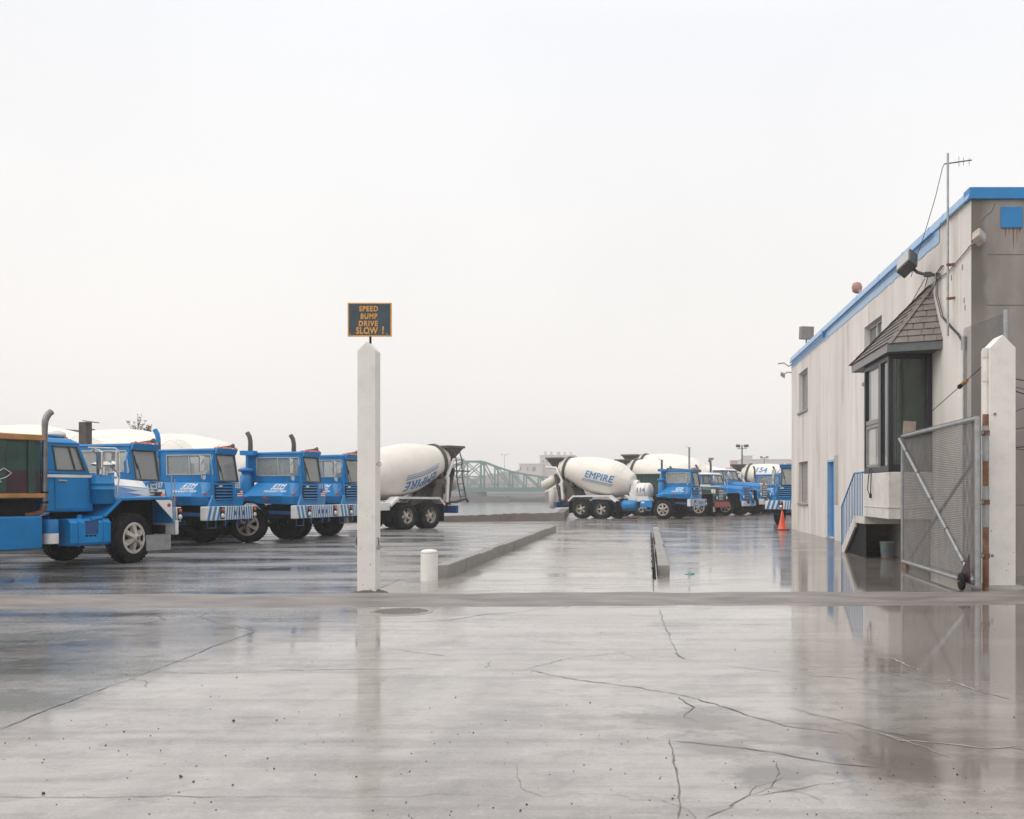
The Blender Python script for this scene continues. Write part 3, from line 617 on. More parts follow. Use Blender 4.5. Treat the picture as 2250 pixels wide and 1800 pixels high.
def ex1(r, a, s):
    chips(r, a, 12, 1.2, 5)
    for sx in (-1, 1):
        z = (1305.6-1019.5)/s; b = MB()
        b.path([(sx*a, -.09, z), (sx*(a+.02), -.09, z)], .008)
        b.path([(sx*(a+.045)+.028*math.cos(t), -.09+.0, z+.028*math.sin(t)) for t in [i*math.pi/6 for i in range(13)]], .007, 6); b.build('eye_bolt', M['galv'], r)
        z = (1305.6-1184)/s; c = MB(); c.path([(sx*a, -.07, z), (sx*(a+.03), -.07, z+.01), (sx*(a+.035), -.07, z-.02)], .008)
        for k in range(4):
            zz = z-.02-k*.024; c.path([(sx*(a+.03)+(.011*math.cos(t) if k % 2 else 0), -.07+(0 if k % 2 else .011*math.cos(t)), zz+.018*math.sin(t)) for t in [i*math.pi/4 for i in range(9)]], .005, 6)
        ch = c.build('chain', M['stack'], r); MB().bb(sx*(a+.03)-.022, sx*(a+.03)+.022, -.085, -.055, z-.17, z-.11).build('padlock', M['galv'], ch, .006)
    MB().lathe([(0, .30), (.015, .28), (.04, .20), (.06, .15)], (0, 0, 0), (0, 0, 1), 14, sm=False).build('cement_footing', M['grime'], r)
gate_post('gate_post', 'slim white square post with pointed top carrying the sign', 784.6, 825.2, 1305.6, 770, 749.6, .283, ex1)
def ex2(r, a, s):
    chips(r, a, 12, 1.2, 8)
    m = MB(); zz = lambda py: (1292.8-py)/s
    m.tube((-a-.03, -a+.1, zz(1082)), (-a-.03, -a+.1, zz(768)), .045, n=14)
    m.build('pipe_sleeve', M['post'], r)
    for p0, p1 in ((764, 785), (811, 837)): MB().tube((-a-.03, -a+.1, zz(p1)), (-a-.03, -a+.1, zz(p0)), .058, n=14).build('pipe_coupling', M['pvc'], r)
    for px, py in ((2186, 910), (2180, 1221)): MB().tube((a*2*((px-2174.5)/58)-a, -a, zz(py)), (a*2*((px-2174.5)/58)-a, -a-.012, zz(py)), .025, n=14).build('plug', M['kerb'], r)
    MB().lathe([(0, .45), (.02, .42), (.05, .32)], (0, 0, 0), (0, 0, 1), 16, sm=False).build('cement_footing', M['kerb'], r)
gate_post('gate_post', 'broad white square post with pointed top beside the mesh gate', 2174.5, 2232.4, 1292.8, 764, 734.8, .425, ex2)
def sign():
    Y = 15.62; s = F/Y; X = lambda px: (px-CX)/s; Z = lambda py: H+(CY-py)/s
    cx = X(812.7); r = empty('warning_sign', (cx, Y, Z(765))); O = Vector(r.location)
    w = (860.5-765)/s; z0 = Z(739.4)-O.z; z1 = Z(666.4)-O.z
    MB().bb(-w/2, w/2, -.012, .0, z0, z1).build('panel', M['signbg'], r, .004)
    t = .016; f = MB()
    f.bb(-w/2-.004, w/2+.004, -.018, .003, z0-.004, z0+t); f.bb(-w/2-.004, w/2+.004, -.018, .003, z1-t, z1+.004)
    f.bb(-w/2-.004, -w/2+t, -.0175, .0025, z0+t, z1-t); f.bb(w/2-t, w/2+.004, -.0175, .0025, z0+t, z1-t); f.build('border', M['signor'], r, .003)
    MB().tube((0, .03, -.35), (0, .03, z1-.02), .018, n=10).build('pole', M['dark'], r)
    rows = (('SPEED', 810.5, 679.5, .112, 1.18, .86), ('BUMP', 811, 696, .112, 1.16, .84), ('DRIVE', 809.5, 712, .112, 1.2, .86), ('SLOW', 806.5, 727.5, .142, 1.06, .82), ('!', 842, 726.5, .16, 1, 1))
    for tx, px, py, sz, sp, xs in rows:
        lettering('lettering', [(tx, sz, 0, 0, 0, .004, sp)], lambda a, b: (X(px)-cx+a*xs+b*.04, -.0145, Z(py)-O.z+b), M['signor'], r)
    for px, py in ((770, 735), (812, 734), (851, 734.5)): MB().tube((X(px)-cx, -.012, Z(py)-O.z), (X(px)-cx, -.02, Z(py)-O.z), .011, n=8).build('bolt', M['galv'], r)
    tag(r, 'dark slate sign with orange hand painted letters and border', 'sign')
sign()
# traffic cone
q = gp(1720, 1164); r = empty('traffic_cone', (5.42, 40.6, 0))
MB().lathe([(.04, .20), (.06, .17), (.45, .095), (.78, .035), (.80, .02)], (0, 0, 0), (0, 0, 1), 24).build('cone', M['conepl'], r)
MB().box((0, 0, .02), (.46, .46, .04), rot=(0, 0, .3)).build('base', M['black'], r, .01)
MB().lathe([(.40, .107), (.46, .095)], (0, 0, 0), (0, 0, 1), 24, caps=False, ph0=R(195), ph1=R(260)).build('scuffed_patch', M['ochre'], r)
tag(r, 'plain orange traffic cone on a black base by the wall', 'traffic cone')

# ------------------------------------------------------------------ the office building
def clip_poly(poly, a, b):              # keep the side left of a->b
    out = []
    for i in range(len(poly)):
        p, q = poly[i], poly[(i+1) % len(poly)]
        sp = (b[0]-a[0])*(p[1]-a[1])-(b[1]-a[1])*(p[0]-a[0]); sq = (b[0]-a[0])*(q[1]-a[1])-(b[1]-a[1])*(q[0]-a[0])
        if sp >= 0: out.append(p)
        if sp*sq < 0:
            t = sp/(sp-sq); out.append((p[0]+(q[0]-p[0])*t, p[1]+(q[1]-p[1])*t))
    return out
def endwall_material():
    m = mat('stained_end_wall_concrete', (.30, .268, .247), .85, var=.16, scale=1.6, dirt=(.20, .178, .16), damt=.7, dscale=1.1, stretch=(1, 1, .45), bump=.35, bscale=30)
    nt = m.node_tree; N = nt.nodes; L = nt.links; b = N['Principled BSDF']; src = b.inputs['Base Color'].links[0].from_socket
    tc = N.new('ShaderNodeTexCoord'); sp = N.new('ShaderNodeSeparateXYZ'); L.new(tc.outputs['Object'], sp.inputs[0])
    n = N.new('ShaderNodeTexNoise'); n.inputs['Scale'].default_value = 2.2; n.inputs['Detail'].default_value = 7; L.new(tc.outputs['Object'], n.inputs['Vector'])
    a = N.new('ShaderNodeMath'); a.operation = 'MULTIPLY_ADD'; L.new(n.outputs[0], a.inputs[0]); a.inputs[1].default_value = -.35; L.new(sp.outputs[0], a.inputs[2])
    r = N.new('ShaderNodeMapRange'); r.interpolation_type = 'SMOOTHSTEP'; r.inputs[1].default_value = .0; r.inputs[2].default_value = .20; r.inputs[3].default_value = .8; r.inputs[4].default_value = 0; L.new(a.outputs[0], r.inputs[0])
    zr = N.new('ShaderNodeMapRange'); zr.inputs[1].default_value = 4.2; zr.inputs[2].default_value = 5.2; L.new(sp.outputs[2], zr.inputs[0])   # the damp run from the leaking coping, above the fence
    mu = N.new('ShaderNodeMath'); mu.operation = 'MULTIPLY'; L.new(r.outputs[0], mu.inputs[0]); L.new(zr.outputs[0], mu.inputs[1])
    mx = N.new('ShaderNodeMixRGB'); L.new(mu.outputs[0], mx.inputs[0]); L.new(src, mx.inputs[1]); mx.inputs[2].default_value = (.12, .115, .085, 1)
    L.new(mx.outputs[0], b.inputs['Base Color']); return m
def office():
    W = 6.0; Y0, Y1 = 18.62, 42.0; ZT = 7.2; XE = 17.0; YB = lambda px: W*F/(px-CX)
    r = empty('office_building', (W, Y0, 0)); O = Vector((W, Y0, 0))
    zof = lambda py, Y: H+(CY-py)*Y/F
    P = lambda x, y, z: Vector((x, y, z))-O
    # long wall with openings (y0,y1,z0,z1): built of panels between the openings
    op = [(37.75, 40.0, 4.70, 6.26), (37.75, 40.0, 1.12, 2.72), (32.3, 33.55, .06, 2.62), (25.75, 27.85, 4.6, 6.12)]
    wall = MB(); ys = sorted({Y0, Y1, *[a for o in op for a in o[:2]]})
    for a, b in zip(ys, ys[1:]):
        hs = sorted([(o[2], o[3]) for o in op if o[0] <= a+1e-6 and o[1] >= b-1e-6]); z = -.1
        for h0, h1 in hs+[(ZT-.2, None)]:
            if h0 > z: wall.bb(0, .32, a-Y0, b-Y0, z, h0)
            z = h1 if h1 else z
    wall.build('side_wall', M['stucco'], r)
    MB().bb(.002, XE-W, -.012, .32, -.1, ZT-.2).build('end_wall', endwall_material(), r)
    MB().bb(.32, XE-W, Y1-Y0-.3, Y1-Y0, -.1, ZT-.2).build('back_wall', M['concrete'], r)
    MB().bb(.1, XE-W, .1, Y1-Y0-.1, ZT-.42, ZT-.2).build('roof_deck', M['kerb'], r)
    MB().bb(.33, .36, .4, Y1-Y0-.4, 0, ZT-.5).build('inner_lining', M['seat'], r)
    # parapet coping sections along the side, seams between them; a projecting piece near the corner
    cop = [(18.6, 20.35, .03), (20.37, 21.4, .0), (21.42, 23.6, 0), (23.62, 26.0, 0), (26.02, 28.8, 0), (28.82, 31.6, 0), (31.62, 34.6, 0), (34.62, 37.4, 0), (37.42, 39.6, 0), (39.62, 42.05, 0)]
    for i, (a, b, e) in enumerate(cop):
        MB().hexa([P(W-.05-e, a, ZT-.20), P(W-.02, a, ZT), P(W-.05-e, b, ZT-.20), P(W-.02, b, ZT), P(W+.35, a, ZT-.2), P(W+.35, a, ZT), P(W+.35, b, ZT-.2), P(W+.35, b, ZT)]).build('coping_section', M['bluesheen'], r, .006)
        MB().hexa([P(W-.056-e, b-.04, ZT-.202), P(W-.026, b-.04, ZT+.004), P(W-.056-e, b+.05, ZT-.202), P(W-.026, b+.05, ZT+.004), P(W+.3, b-.04, ZT-.202), P(W+.3, b-.04, ZT+.004), P(W+.3, b+.05, ZT-.202), P(W+.3, b+.05, ZT+.004)]).build('coping_seam', M['bluesheen'], r)
    # painted band below, ragged lower edge
    m = MB(); vs = []; n = 220
    for i in range(n+1):
        y = 20.62+(42-20.62)*i/n; y = y if i < n else 42.0; vs += [P(W-.012, y, ZT-.202), P(W-.012, y, ZT-.49+random.uniform(-.022, .022)+.02*noise.noise((y*.9, 0, 0)))]
    m.add(vs, [(2*i, 2*i+1, 2*i+3, 2*i+2) for i in range(n)]); m.build('painted_band', M['bluesheen'], r)
    MB().bb(-.05, XE-W+.05, -.07, .3, ZT-.205, ZT+.012).build('end_coping', M['bluewall'], r, .006)
    # rail pipes along the far parapet, lamp arms
    for z0, ya, yb in ((ZT-.235, 34.0, 42.0), (ZT-.36, 34.0, 42.0), (ZT-.225, 21, 34.0)):
        MB().tube(P(W-.07, ya, z0), P(W-.07, yb, z0), .022, n=8).build('conduit', M['bluewall'], r)
    MB().box(P(W-.07, 34.0, ZT-.29), (.08, .12, .22)).build('junction_box', M['bluewall'], r, .01)
    MB().path([P(W-.06, 41.9, ZT-.36), P(W-.12, 42.1, ZT-.36), P(W-.3, 42.15, ZT-.22), P(W-.55, 42.15, ZT-.25)], .03, 8).build('pipe_hook', M['tan'], r)
    # windows
    def window(y0, y1, z0, z1, mats, split=.5, board=False):
        d = .13; fr = MB(); t = .07; Q = lambda x, y, z: P(W+x, y, z)
        c, nrm = fr.frame([Q(d, y1, z0), Q(d, y0, z0), Q(d, y0, z1), Q(d, y1, z1)], (t/(y1-y0), t/(z1-z0), 1-t/(y1-y0), 1-t/(z1-z0)), .06)
        wn = fr.build('window', M['alu'] if not board else M['taupe'], r, .006)
        if board:
            MB().pane(c, nrm, .02, .3).build('board', M['board'], wn)
            for k in range(7):
                z = z0+t+(z1-z0-2*t)*(k+.5)/7; MB().bb(d+.005, d+.03, y0+t-Y0, y1-t-Y0, z-.004, z+.004).build('slat', M['taupe'], wn)
        else:
            MB().pane(c, nrm, .01, .6).build('pane', mats, wn)
            ym = y0+(y1-y0)*split; MB().bb(d-.01, d+.05, ym-.035-Y0, ym+.035-Y0, z0+t, z1-t).build('mullion', M['alu'], wn)
        MB().bb(-.06, d-.002, y0-.07-Y0, y1+.07-Y0, z0-.09, z0-.003).build('sill', M['kerb'], wn, .008)
        return wn
    window(*op[0], M['winglass']); window(*op[1], None, board=True); window(*op[3], M['winglass'])
    # blue door set back in its frame
    y0, y1, z0, z1 = op[2]; dr = MB().bb(.13, .18, y0+.08-Y0, y1-.08-Y0, z0, z1-.08).build('door', M['bluewall'], r, .006)
    fr = MB(); fr.bb(-.015, .2, y1-.08-Y0, y1-Y0, z0, z1); fr.bb(-.015, .2, y0-Y0, y0+.08-Y0, z0, z1); fr.bb(-.014, .2, y0+.08-Y0, y1-.08-Y0, z1-.08, z1-.002)
    fr.build('door_frame', M['bluesheen'], dr, .005); MB().bb(-.05, .13, y0-Y0, y1-Y0, -.02, .055).build('threshold', M['kerb'], dr)
    MB().path([P(W+.13, y0+.2, 1.1), P(W+.06, y0+.2, 1.1), P(W+.06, y0+.3, 1.1)], .014).build('handle', M['chrome'], dr)
    for k in range(4): MB().bb(.124, .132, y0+.2-Y0, y1-.2-Y0, .25+k*.56, .70+k*.56).build('door_panel', M['bluewall'], dr, .004)
    MB().bb(-.012, .0, y0-.62-Y0, y0-.01-Y0, 1.15, 2.72).build('patched_render', M['concrete'], r)
    # end wall: painted vent plate, rust runs, stain, crack, joints
    s = F/Y0; ex = lambda px: (px-CX)/s-W; ez = lambda py: H+(CY-py)/s
    vp = MB().bb(ex(2198), ex(2245.5), -.04, -.012, ez(502), ez(455)).build('vent_plate', M['bluewall'], r, .02, seg=2)
    for px, l, wd in ((2209, 20, 1.5), (2217, 14, 1), (2226, 46, 1.8), (2234, 30, 1.5), (2240, 12, 2)):
        MB().add([(ex(px-wd), -.0145, ez(502)), (ex(px+wd), -.0145, ez(502)), (ex(px+wd*.3), -.0145, ez(502+l)), (ex(px-wd*.2), -.0145, ez(502+l))], [(0, 1, 2, 3)]).build('rust_run', M['rust'], r)
    for z in (ez(671), ez(1110), ez(560)): MB().bb(.3, XE-W, -.015, -.011, z-.008, z+.008).build('formwork_joint', M['crack'], r)
    cr = [(2186, 448), (2182, 458), (2176, 468), (2166, 474), (2158, 486)]; MB().path([(ex(a), -.013, ez(b)) for a, b in cr], .007, 4).build('crack', M['crack'], r)
    # ---------------- bay window
    xb = 5.08; ya, yb = 21.2, 23.6
    m = MB(); m.hexa([P(xb, ya, .98), P(xb, ya, 1.98), P(xb, yb, .98), P(xb, yb, 1.98), P(W, ya-.05, .98), P(W, ya-.05, 1.98), P(W, yb, .98), P(W, yb, 1.98)])
    bay = m.build('bay', M['stucco2'], r, .012)
    MB().hexa([P(xb-.015, ya-.015, 1.22), P(xb-.015, ya-.015, 1.235), P(xb-.015, yb, 1.22), P(xb-.015, yb, 1.235), P(W-.01, ya-.065, 1.22), P(W-.01, ya-.065, 1.235), P(W-.01, yb, 1.22), P(W-.01, yb, 1.235)]).build('drip_ledge', M['stucco2'], bay)
    zl, zh = 1.985, 4.52; fm = M['bronze']
    m = MB(); 
    for (x, y, a, b) in ((xb+.05, ya+.05, .10, .10), (xb+.045, yb-.06, .09, .12), (W-.06, ya, .11, .10)): m.box(P(x, y, (zl+zh)/2), (a, b, zh-zl))
    m.bb(xb-W+.004, -.01, ya-Y0+.004, ya-Y0+.096, zl, zl+.16); m.bb(xb-W+.004, -.01, ya-Y0+.004, ya-Y0+.096, zh-.14, zh)
    m.bb(xb-W+.004, xb-W+.096, ya+.1-Y0, yb-.12-Y0, zl+.002, zl+.14); m.bb(xb-W+.004, xb-W+.096, ya+.1-Y0, yb-.12-Y0, zh-.16, zh-.002)
    ym = 22.05; m.bb(xb-W+.002, xb-W+.098, ym-.14-Y0, ym+.1-Y0, zl+.14, zh-.16)
    m.build('window_frame', fm, bay, .005)
    # outer face: a double hung unit in the far bay, fixed dark glass in the near one
    u = MB().bb(xb-W+.02, xb-W+.085, ym+.1-Y0, yb-.12-Y0, 3.10, 3.2).build('meeting_rail', M['fascia2'], bay)
    for (a, b, c, d, mt) in ((ym+.12, yb-.52, 3.22, zh-.2, 'greyglass'), (yb-.5, yb-.14, 3.22, zh-.2, 'darkglass'), (ym+.55, yb-.2, zl+.2, 3.06, 'greyglass'), (ym+.14, ym+.52, zl+.2, 3.06, 'darkglass')):
        MB().bb(xb-W+.05, xb-W+.06, a-Y0, b-Y0, c, d).build('pane', M[mt], bay)
    sf = MB(); fq = [P(xb+.02, yb-.14, zl+.15), P(xb+.02, ym+.11, zl+.15), P(xb+.02, ym+.11, 3.08), P(xb+.02, yb-.14, 3.08)]
    sf.frame(fq, (.06, .05, .94, .92), .03); sf.build('sash', M['fascia2'], bay, .004)
    MB().bb(xb-W+.05, xb-W+.06, ya+.1-Y0, ym-.14-Y0, zl+.14, zh-.16).build('pane', M['darkglass'], bay)
    MB().bb(xb-W+.0, xb-W+.02, ym-.03-Y0, ym+.01-Y0, zl+.1, zh-.1).build('trim_strip', M['fascia2'], bay)
    MB().bb(xb-W+.1, -.12, ya+.045-Y0, ya+.055-Y0, zl+.16, zh-.14).build('pane', M['darkglass'], bay)
    MB().bb(xb-W+.19, xb-W+.20, ya+.02-Y0, ya+.043-Y0, zl+.16, zh-.14).build('glazing_bar', M['fascia'], bay)
    MB().box(P(5.53, ya+.035, 2.90), (.27, .012, .32), rot=(0, R(4), 0)).build('paper_note', M['card'], bay)
    MB().path([P(xb-.01, 22.9, 2.1), P(xb-.05, 22.9, 1.9), P(xb-.06, 22.95, 1.6), P(xb-.03, 22.8, 1.45), P(xb-.04, 22.7, 1.7), P(xb-.02, 22.75, 2.0)], .012, 6).build('hanging_cord', M['cable'], bay)
    MB().tube(P(xb-.03, 22.8, 1.42), P(xb-.03, 22.8, 1.52), .03, n=8).build('plug', M['cable'], bay)
    MB().box(P(5.72, 23.62, 4.05), (.25, .06, .06), rot=(0, 0, .1)).build('bracket', M['taupe'], bay)
    # roof of the bay: hipped, shingled
    A = P(4.99, 20.90, 4.66); B = P(6.02, 20.42, 4.66); C = P(4.99, 24.55, 4.66); D = P(W, 24.55, 4.66); T = P(W, 21.28, 5.93)
    rf = MB(); rf.add([A, B, C, D, T], [(0, 1, 4), (2, 0, 4), (3, 2, 4), (0, 2, 3), (0, 3, 1)]); roof = rf.build('bay_roof', M['shingle'], r)
    def shingles(a, b, t, rows, wdt):
        a, b, t = Vector(a), Vector(b), Vector(t); ux = (b-a).normalized(); nz = ux.cross(t-a).normalized()
        if nz.z < 0: nz = -nz
        vy = nz.cross(ux); vy = vy if (t-a).dot(vy) > 0 else -vy
        tri = [(0, 0), ((b-a).length, 0), ((t-a).dot(ux), (t-a).dot(vy))]; hh = tri[2][1]; rh = hh/rows
        for j in range(rows):
            x = -random.uniform(0, wdt)
            while x < tri[1][0]:
                wd = wdt*random.uniform(.75, 1.3); y0 = j*rh-.02+random.uniform(-.006, .006)
                pl = [(x, y0), (x+wd-.012, y0), (x+wd-.012+random.uniform(-.03, .03), y0+rh+.01), (x, y0+rh+.01)]; x += wd
                for k in range(3): pl = clip_poly(pl, (tri[k][0]-.01, tri[k][1]-(.03 if k == 0 else 0)), (tri[(k+1) % 3][0]+.01, tri[(k+1) % 3][1]-(.03 if k == 0 else 0)))
                if len(pl) < 3: continue
                lift = random.uniform(0, .004)
                fn = lambda p, q_, t_: a+ux*p+vy*q_+nz*((.004+t_)+(.022+lift)*max(0, 1-(q_-y0)/rh))
                MB().prism(pl, fn, 0, .010).build('shingle', M['shingle'], roof)
    shingles(A, B, T, 9, .26); shingles(C, A, T, 10, .32); shingles(D, C, T, 8, .4)
    for (p, q_) in ((A, T), (C, T)):
        for k in range(9):
            a = p.lerp(q_, k/9); b = p.lerp(q_, (k+1)/9+.02)
            m = MB(); d = (b-a).normalized(); sd_ = d.cross(Vector((0, 0, 1))).normalized()*.11; upv = Vector((0, 0, .045))
            m.add([a+upv, a+sd_+Vector((0, 0, -.015)), a-sd_+Vector((0, 0, -.015)), b+upv*.7, b+sd_+Vector((0, 0, -.03)), b-sd_+Vector((0, 0, -.03))], [(0, 1, 4, 3), (0, 3, 5, 2), (0, 2, 1), (3, 4, 5), (1, 2, 5, 4)])
            m.build('hip_cap', M['shingle'], roof)
    dz = Vector((0, 0, -.17)); iny = Vector((.02, .0, 0))
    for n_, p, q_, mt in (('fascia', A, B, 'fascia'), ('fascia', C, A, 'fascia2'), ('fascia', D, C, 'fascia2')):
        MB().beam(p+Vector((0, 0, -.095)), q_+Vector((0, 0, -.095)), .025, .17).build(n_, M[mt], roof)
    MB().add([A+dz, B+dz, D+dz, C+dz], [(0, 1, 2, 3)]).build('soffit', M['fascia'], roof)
    # ---------------- stairs beside the bay with blue railing
    st_ = empty('stairs', (0, 0, 0)); st_.parent = r; y_s, y_l = 26.2, 24.55; ns = 6
    for k in range(ns):
        a = y_s-(y_s-y_l)*k/ns; b = y_s-(y_s-y_l)*(k+1)/ns; h = .98*(k+1)/ns
        MB().bb(xb-W+.02, -.004, b-Y0-.0, a-Y0, h-.19, h).build('step', M['kerb'], st_, .008)
    MB().prism([(y_s-Y0+.06, 0), (y_s-Y0+.06, .10), (y_l-Y0, .985), (y_l-Y0, .70), (y_s-.35-Y0, 0)], lambda a, b, t: (t, a, b), xb-W-.03, xb-W+.02).build('stringer', M['stucco2'], st_)
    MB().bb(xb-W, -.004, yb-Y0+.003, y_l-Y0, .80, .985).build('landing', M['stucco2'], st_, .01)
    MB().prism([(y_s-.42-Y0, 0), (y_l-Y0, .69), (y_l-.02-Y0, .795), (yb-Y0+.0, .795), (yb-Y0+.0, 0)], lambda a, b, t: (t, a, b), xb-W+.05, xb-W+.06).build('shade_board', M['black'], st_)  # black sheet painting the shade of the void under the stair
    MB().bb(xb-W+.35, -.02, ya+.1-Y0, ya+.3-Y0, -.02, .975).build('support_wall', M['concrete'], st_)
    rl = MB(); e0 = P(5.06, 26.2, 1.19); e1 = P(5.06, 24.6, 2.02); e2 = P(5.06, yb, 2.02)
    rl.path([e0+Vector((0, 0, -1.19)), e0, e1, e2], .02, 8); hr = rl.build('handrail', M['bluewall'], st_)
    for k in range(1, 14):
        t = k/13; p = e0.lerp(e1, k/8) if k <= 8 else e1.lerp(e2, (k-8)/5.5); zb = max(0, min(.98, (y_s-p.y-Y0)/(y_s-y_l)*.98))
        MB().tube((p.x, p.y, zb+.0), p, .010, n=6).build('baluster', M['bluewall'], hr)
    # ---------------- fittings on the wall
    def flood(name, c, size, rot, mt, lens=True):
        b = MB().box((0, 0, 0), size).build(name, M[mt], r, .02, loc=c, rot=rot, seg=2)
        MB().box((0, -size[1]/2-.004, 0), (size[0]*.86, .012, size[2]*.82)).build('lens', M['greyglass'], b)
        return b
    flood('floodlight', P(5.50, 21.3, 6.42), (.40, .24, .50), (R(-38), R(-32), R(-50)), 'lampbox')
    MB().path([P(W, 21.0, 6.12), P(5.85, 21.05, 6.12), P(5.68, 21.15, 6.2), P(5.52, 21.28, 6.38)], .035, 8).build('floodlight_arm', M['lampbox'], r)
    MB().box(P(5.86, 21.0, 6.12), (.16, .1, .1)).build('floodlight_base', M['lampbox'], r, .01)
    flood('corner_floodlight', P(6.07, 18.40, 6.24), (.20, .16, .30), (R(-35), R(38), R(20)), 'tan')
    MB().path([P(6.06, 18.45, 6.2), P(W-.03, 18.6, 6.13), P(W-.03, 18.75, 6.1), P(W-.03, 19.9, 5.95), P(W-.03, 21.0, 5.95), P(W-.04, 21.1, 5.7)], .014, 6).build('conduit', M['galv'], r)
    MB().box(P(W-.05, 20.6, 6.0), (.08, .1, .12)).build('junction_box', M['taupe'], r)
    MB().path([P(W-.1, 21.15, 6.1), P(W-.15, 21.3, 5.8), P(W-.12, 21.2, 5.6), P(W-.1, 20.8, 5.75), P(W-.04, 20.6, 5.98)], .010, 6).build('cable', M['cable'], r)
    MB().path([P(W-.12, 21.3, 6.1), P(W-.35, 21.6, 5.6), P(W-.45, 21.9, 5.45)], .008, 6).build('cable', M['cable'], r)
    for dx in (0, .035):
        MB().path([P(W-.02-dx, 20.3, 6.15), P(W-.06-dx, 20.55, 6.05), P(W-.05-dx, 20.6, 5.6), P(W-.06-dx, 20.2, 5.1), P(W-.07-dx, 19.5, 4.75), P(W-.08-dx, 19.05, 4.55), P(W-.06, 18.9, 4.35)], .012, 6).build('cable', M['cable'], r)
    MB().tube(P(W-.05, 18.9, 2.2), P(W-.05, 18.9, 4.42), .035, n=10).build('conduit_pipe', M['pvc'], r)
    MB().tube(P(W-.05, 18.9, 4.25), P(W-.05, 18.9, 4.5), .052, n=10).build('conduit_fitting', M['galv'], r)
    for (y, z) in ((19.1, 5.8), (19.0, 5.15), (18.95, 5.0), (19.8, 5.75)): MB().bb(-.012, 0, y-Y0, y+.03-Y0, z, z+.1).build('wall_scar', M['kerb'], r)
    b = MB().lathe([(0, .06), (.05, .10), (.1, .16), (.12, .16)], P(W-.30, 41.95, 6.50), (-.7, -.35, -.55), 4, sm=False).build('horn_lamp', M['tan'], r)
    MB().path([P(W, 41.9, 6.55), P(W-.2, 41.95, 6.56), P(W-.3, 41.95, 6.50)], .03, 6).build('horn_lamp_arm', M['tan'], r)
    MB().box(P(W+.15, 39.0, 7.74), (.5, .35, .5), rot=(R(6), 0, R(10))).build('roof_lamp_box', M['taupe'], r, .02)
    MB().tube(P(W+.15, 39.0, ZT-.1), P(W+.15, 39.0, 7.5), .035, n=8).build('roof_lamp_stem', M['galv'], r)
    MB().tube(P(W+.25, 29.0, ZT-.1), P(W+.12, 29.3, 7.55), .06, n=8).lathe([(0, .03), (.05, .13), (.18, .16), (.30, .12), (.34, .02)], P(W+.1, 29.3, 7.36), (0, 0, 1), 14).build('roof_vent_cowl', mat('faded_red_cowl', (.42, .22, .20), .7, var=.2), r)
    tag(r, 'two storey pale stucco office with blue parapet and shingled bay', 'building')
    return r
office()
# antenna
r = empty('aerial', (5.86, 19.6, 4.61))
MB().tube((0, 0, 0), (0, 0, 3.58), .023, n=10).build('mast', M['galv'], r)
bm_ = MB().tube((-.07, 0, 3.37), (.46, -.02, 3.44), .013, n=8).build('boom', M['stack'], r)
for x, l in ((.21, .20), (.30, .155), (.41, .145)): MB().tube((x, -.02, 3.41-l/2), (x, -.02, 3.41+l/2), .005, n=6).build('element', M['stack'], bm_)
for z in (1.40, .74):
    MB().box((.07, 0, z), (.18, .04, .05), rot=(0, R(-8), 0)).build('bracket', M['rust'], r); MB().tube((0, 0, z-.02), (0, 0, z+.02), .033, n=10).build('clamp', M['rust'], r)
MB().path([(-.07, 0, 3.37), (-.10, .02, 3.3), (-.16, .3, 2.8), (-.24, .8, 2.2), (-.30, 1.3, 1.75), (-.3, 1.6, 1.5)], .007, 6).build('aerial_lead', M['cable'], r)
tag(r, 'thin metal aerial mast with short boom on the stucco wall', 'aerial')
# bucket
r = empty('bucket', (5.56, 23.35, 0))
MB().lathe([(0, .13), (.38, .165), (.40, .175), (.40, .16), (.37, .155), (.3, .15)], (0, 0, 0), (0, 0, 1), 24, caps=False).build('pail', mat('bucket_steel', (.17, .22, .225), .5, .35, var=.2, dirt=(.22, .13, .08), damt=.5), r)
MB().lathe([(.0, .133), (.035, .136)], (0, 0, 0), (0, 0, 1), 24, caps=False).build('base_band', M['rust'], r)
MB().lathe([(.335, .15), (.345, .001)], (0, 0, 0), (0, 0, 1), 16, caps=False).build('rubble_fill', M['grime'], r)
MB().path([(.165*math.cos(t), .03*math.sin(t*2), .39+.0-.10*math.sin(t)) for t in [i*math.pi/10 for i in range(11)]], .005, 6).build('handle', M['dark'], r)
tag(r, 'grey galvanised bucket of rubble under the bay window', 'bucket')

# ------------------------------------------------------------------ mesh gate and fence
def chain_link(p0, p1, z0, z1, pitch, rad, mt, parent, top=None):
    p0 = Vector(p0); p1 = Vector(p1); Lh = (p1-p0).length; u = (p1-p0)/Lh; hh = z1-z0; m = MB(); nrm = Vector((-u.y, u.x, 0))
    def seg(a, b, off):
        d = Vector((b[0]-a[0], b[1]-a[1])); n2 = Vector((-d.y, d.x)).normalized()*rad
        pt = lambda q, o2: p0+u*q[0]+Vector((0, 0, z0+q[1]))+nrm*(off+o2)
        m.add([pt((a[0]+n2.x, a[1]+n2.y), 0), pt((a[0]-n2.x, a[1]-n2.y), 0), pt(a, rad*1.6), pt((b[0]+n2.x, b[1]+n2.y), 0), pt((b[0]-n2.x, b[1]-n2.y), 0), pt(b, rad*1.6)], [(0, 1, 4, 3), (1, 2, 5, 4), (2, 0, 3, 5)])
    k = -hh
    while k < Lh:
        for sgn in (1, -1):
            a0, a1 = max(0, k), min(Lh, k+hh)
            if a1-a0 > .02:
                if sgn > 0: seg((a0, a0-k), (a1, a1-k), .002)
                else: seg((a0, hh-(a0-k)), (a1, hh-(a1-k)), -.002)
        k += pitch
    return tag(m.build('chain_link', mt, parent), kind='stuff')
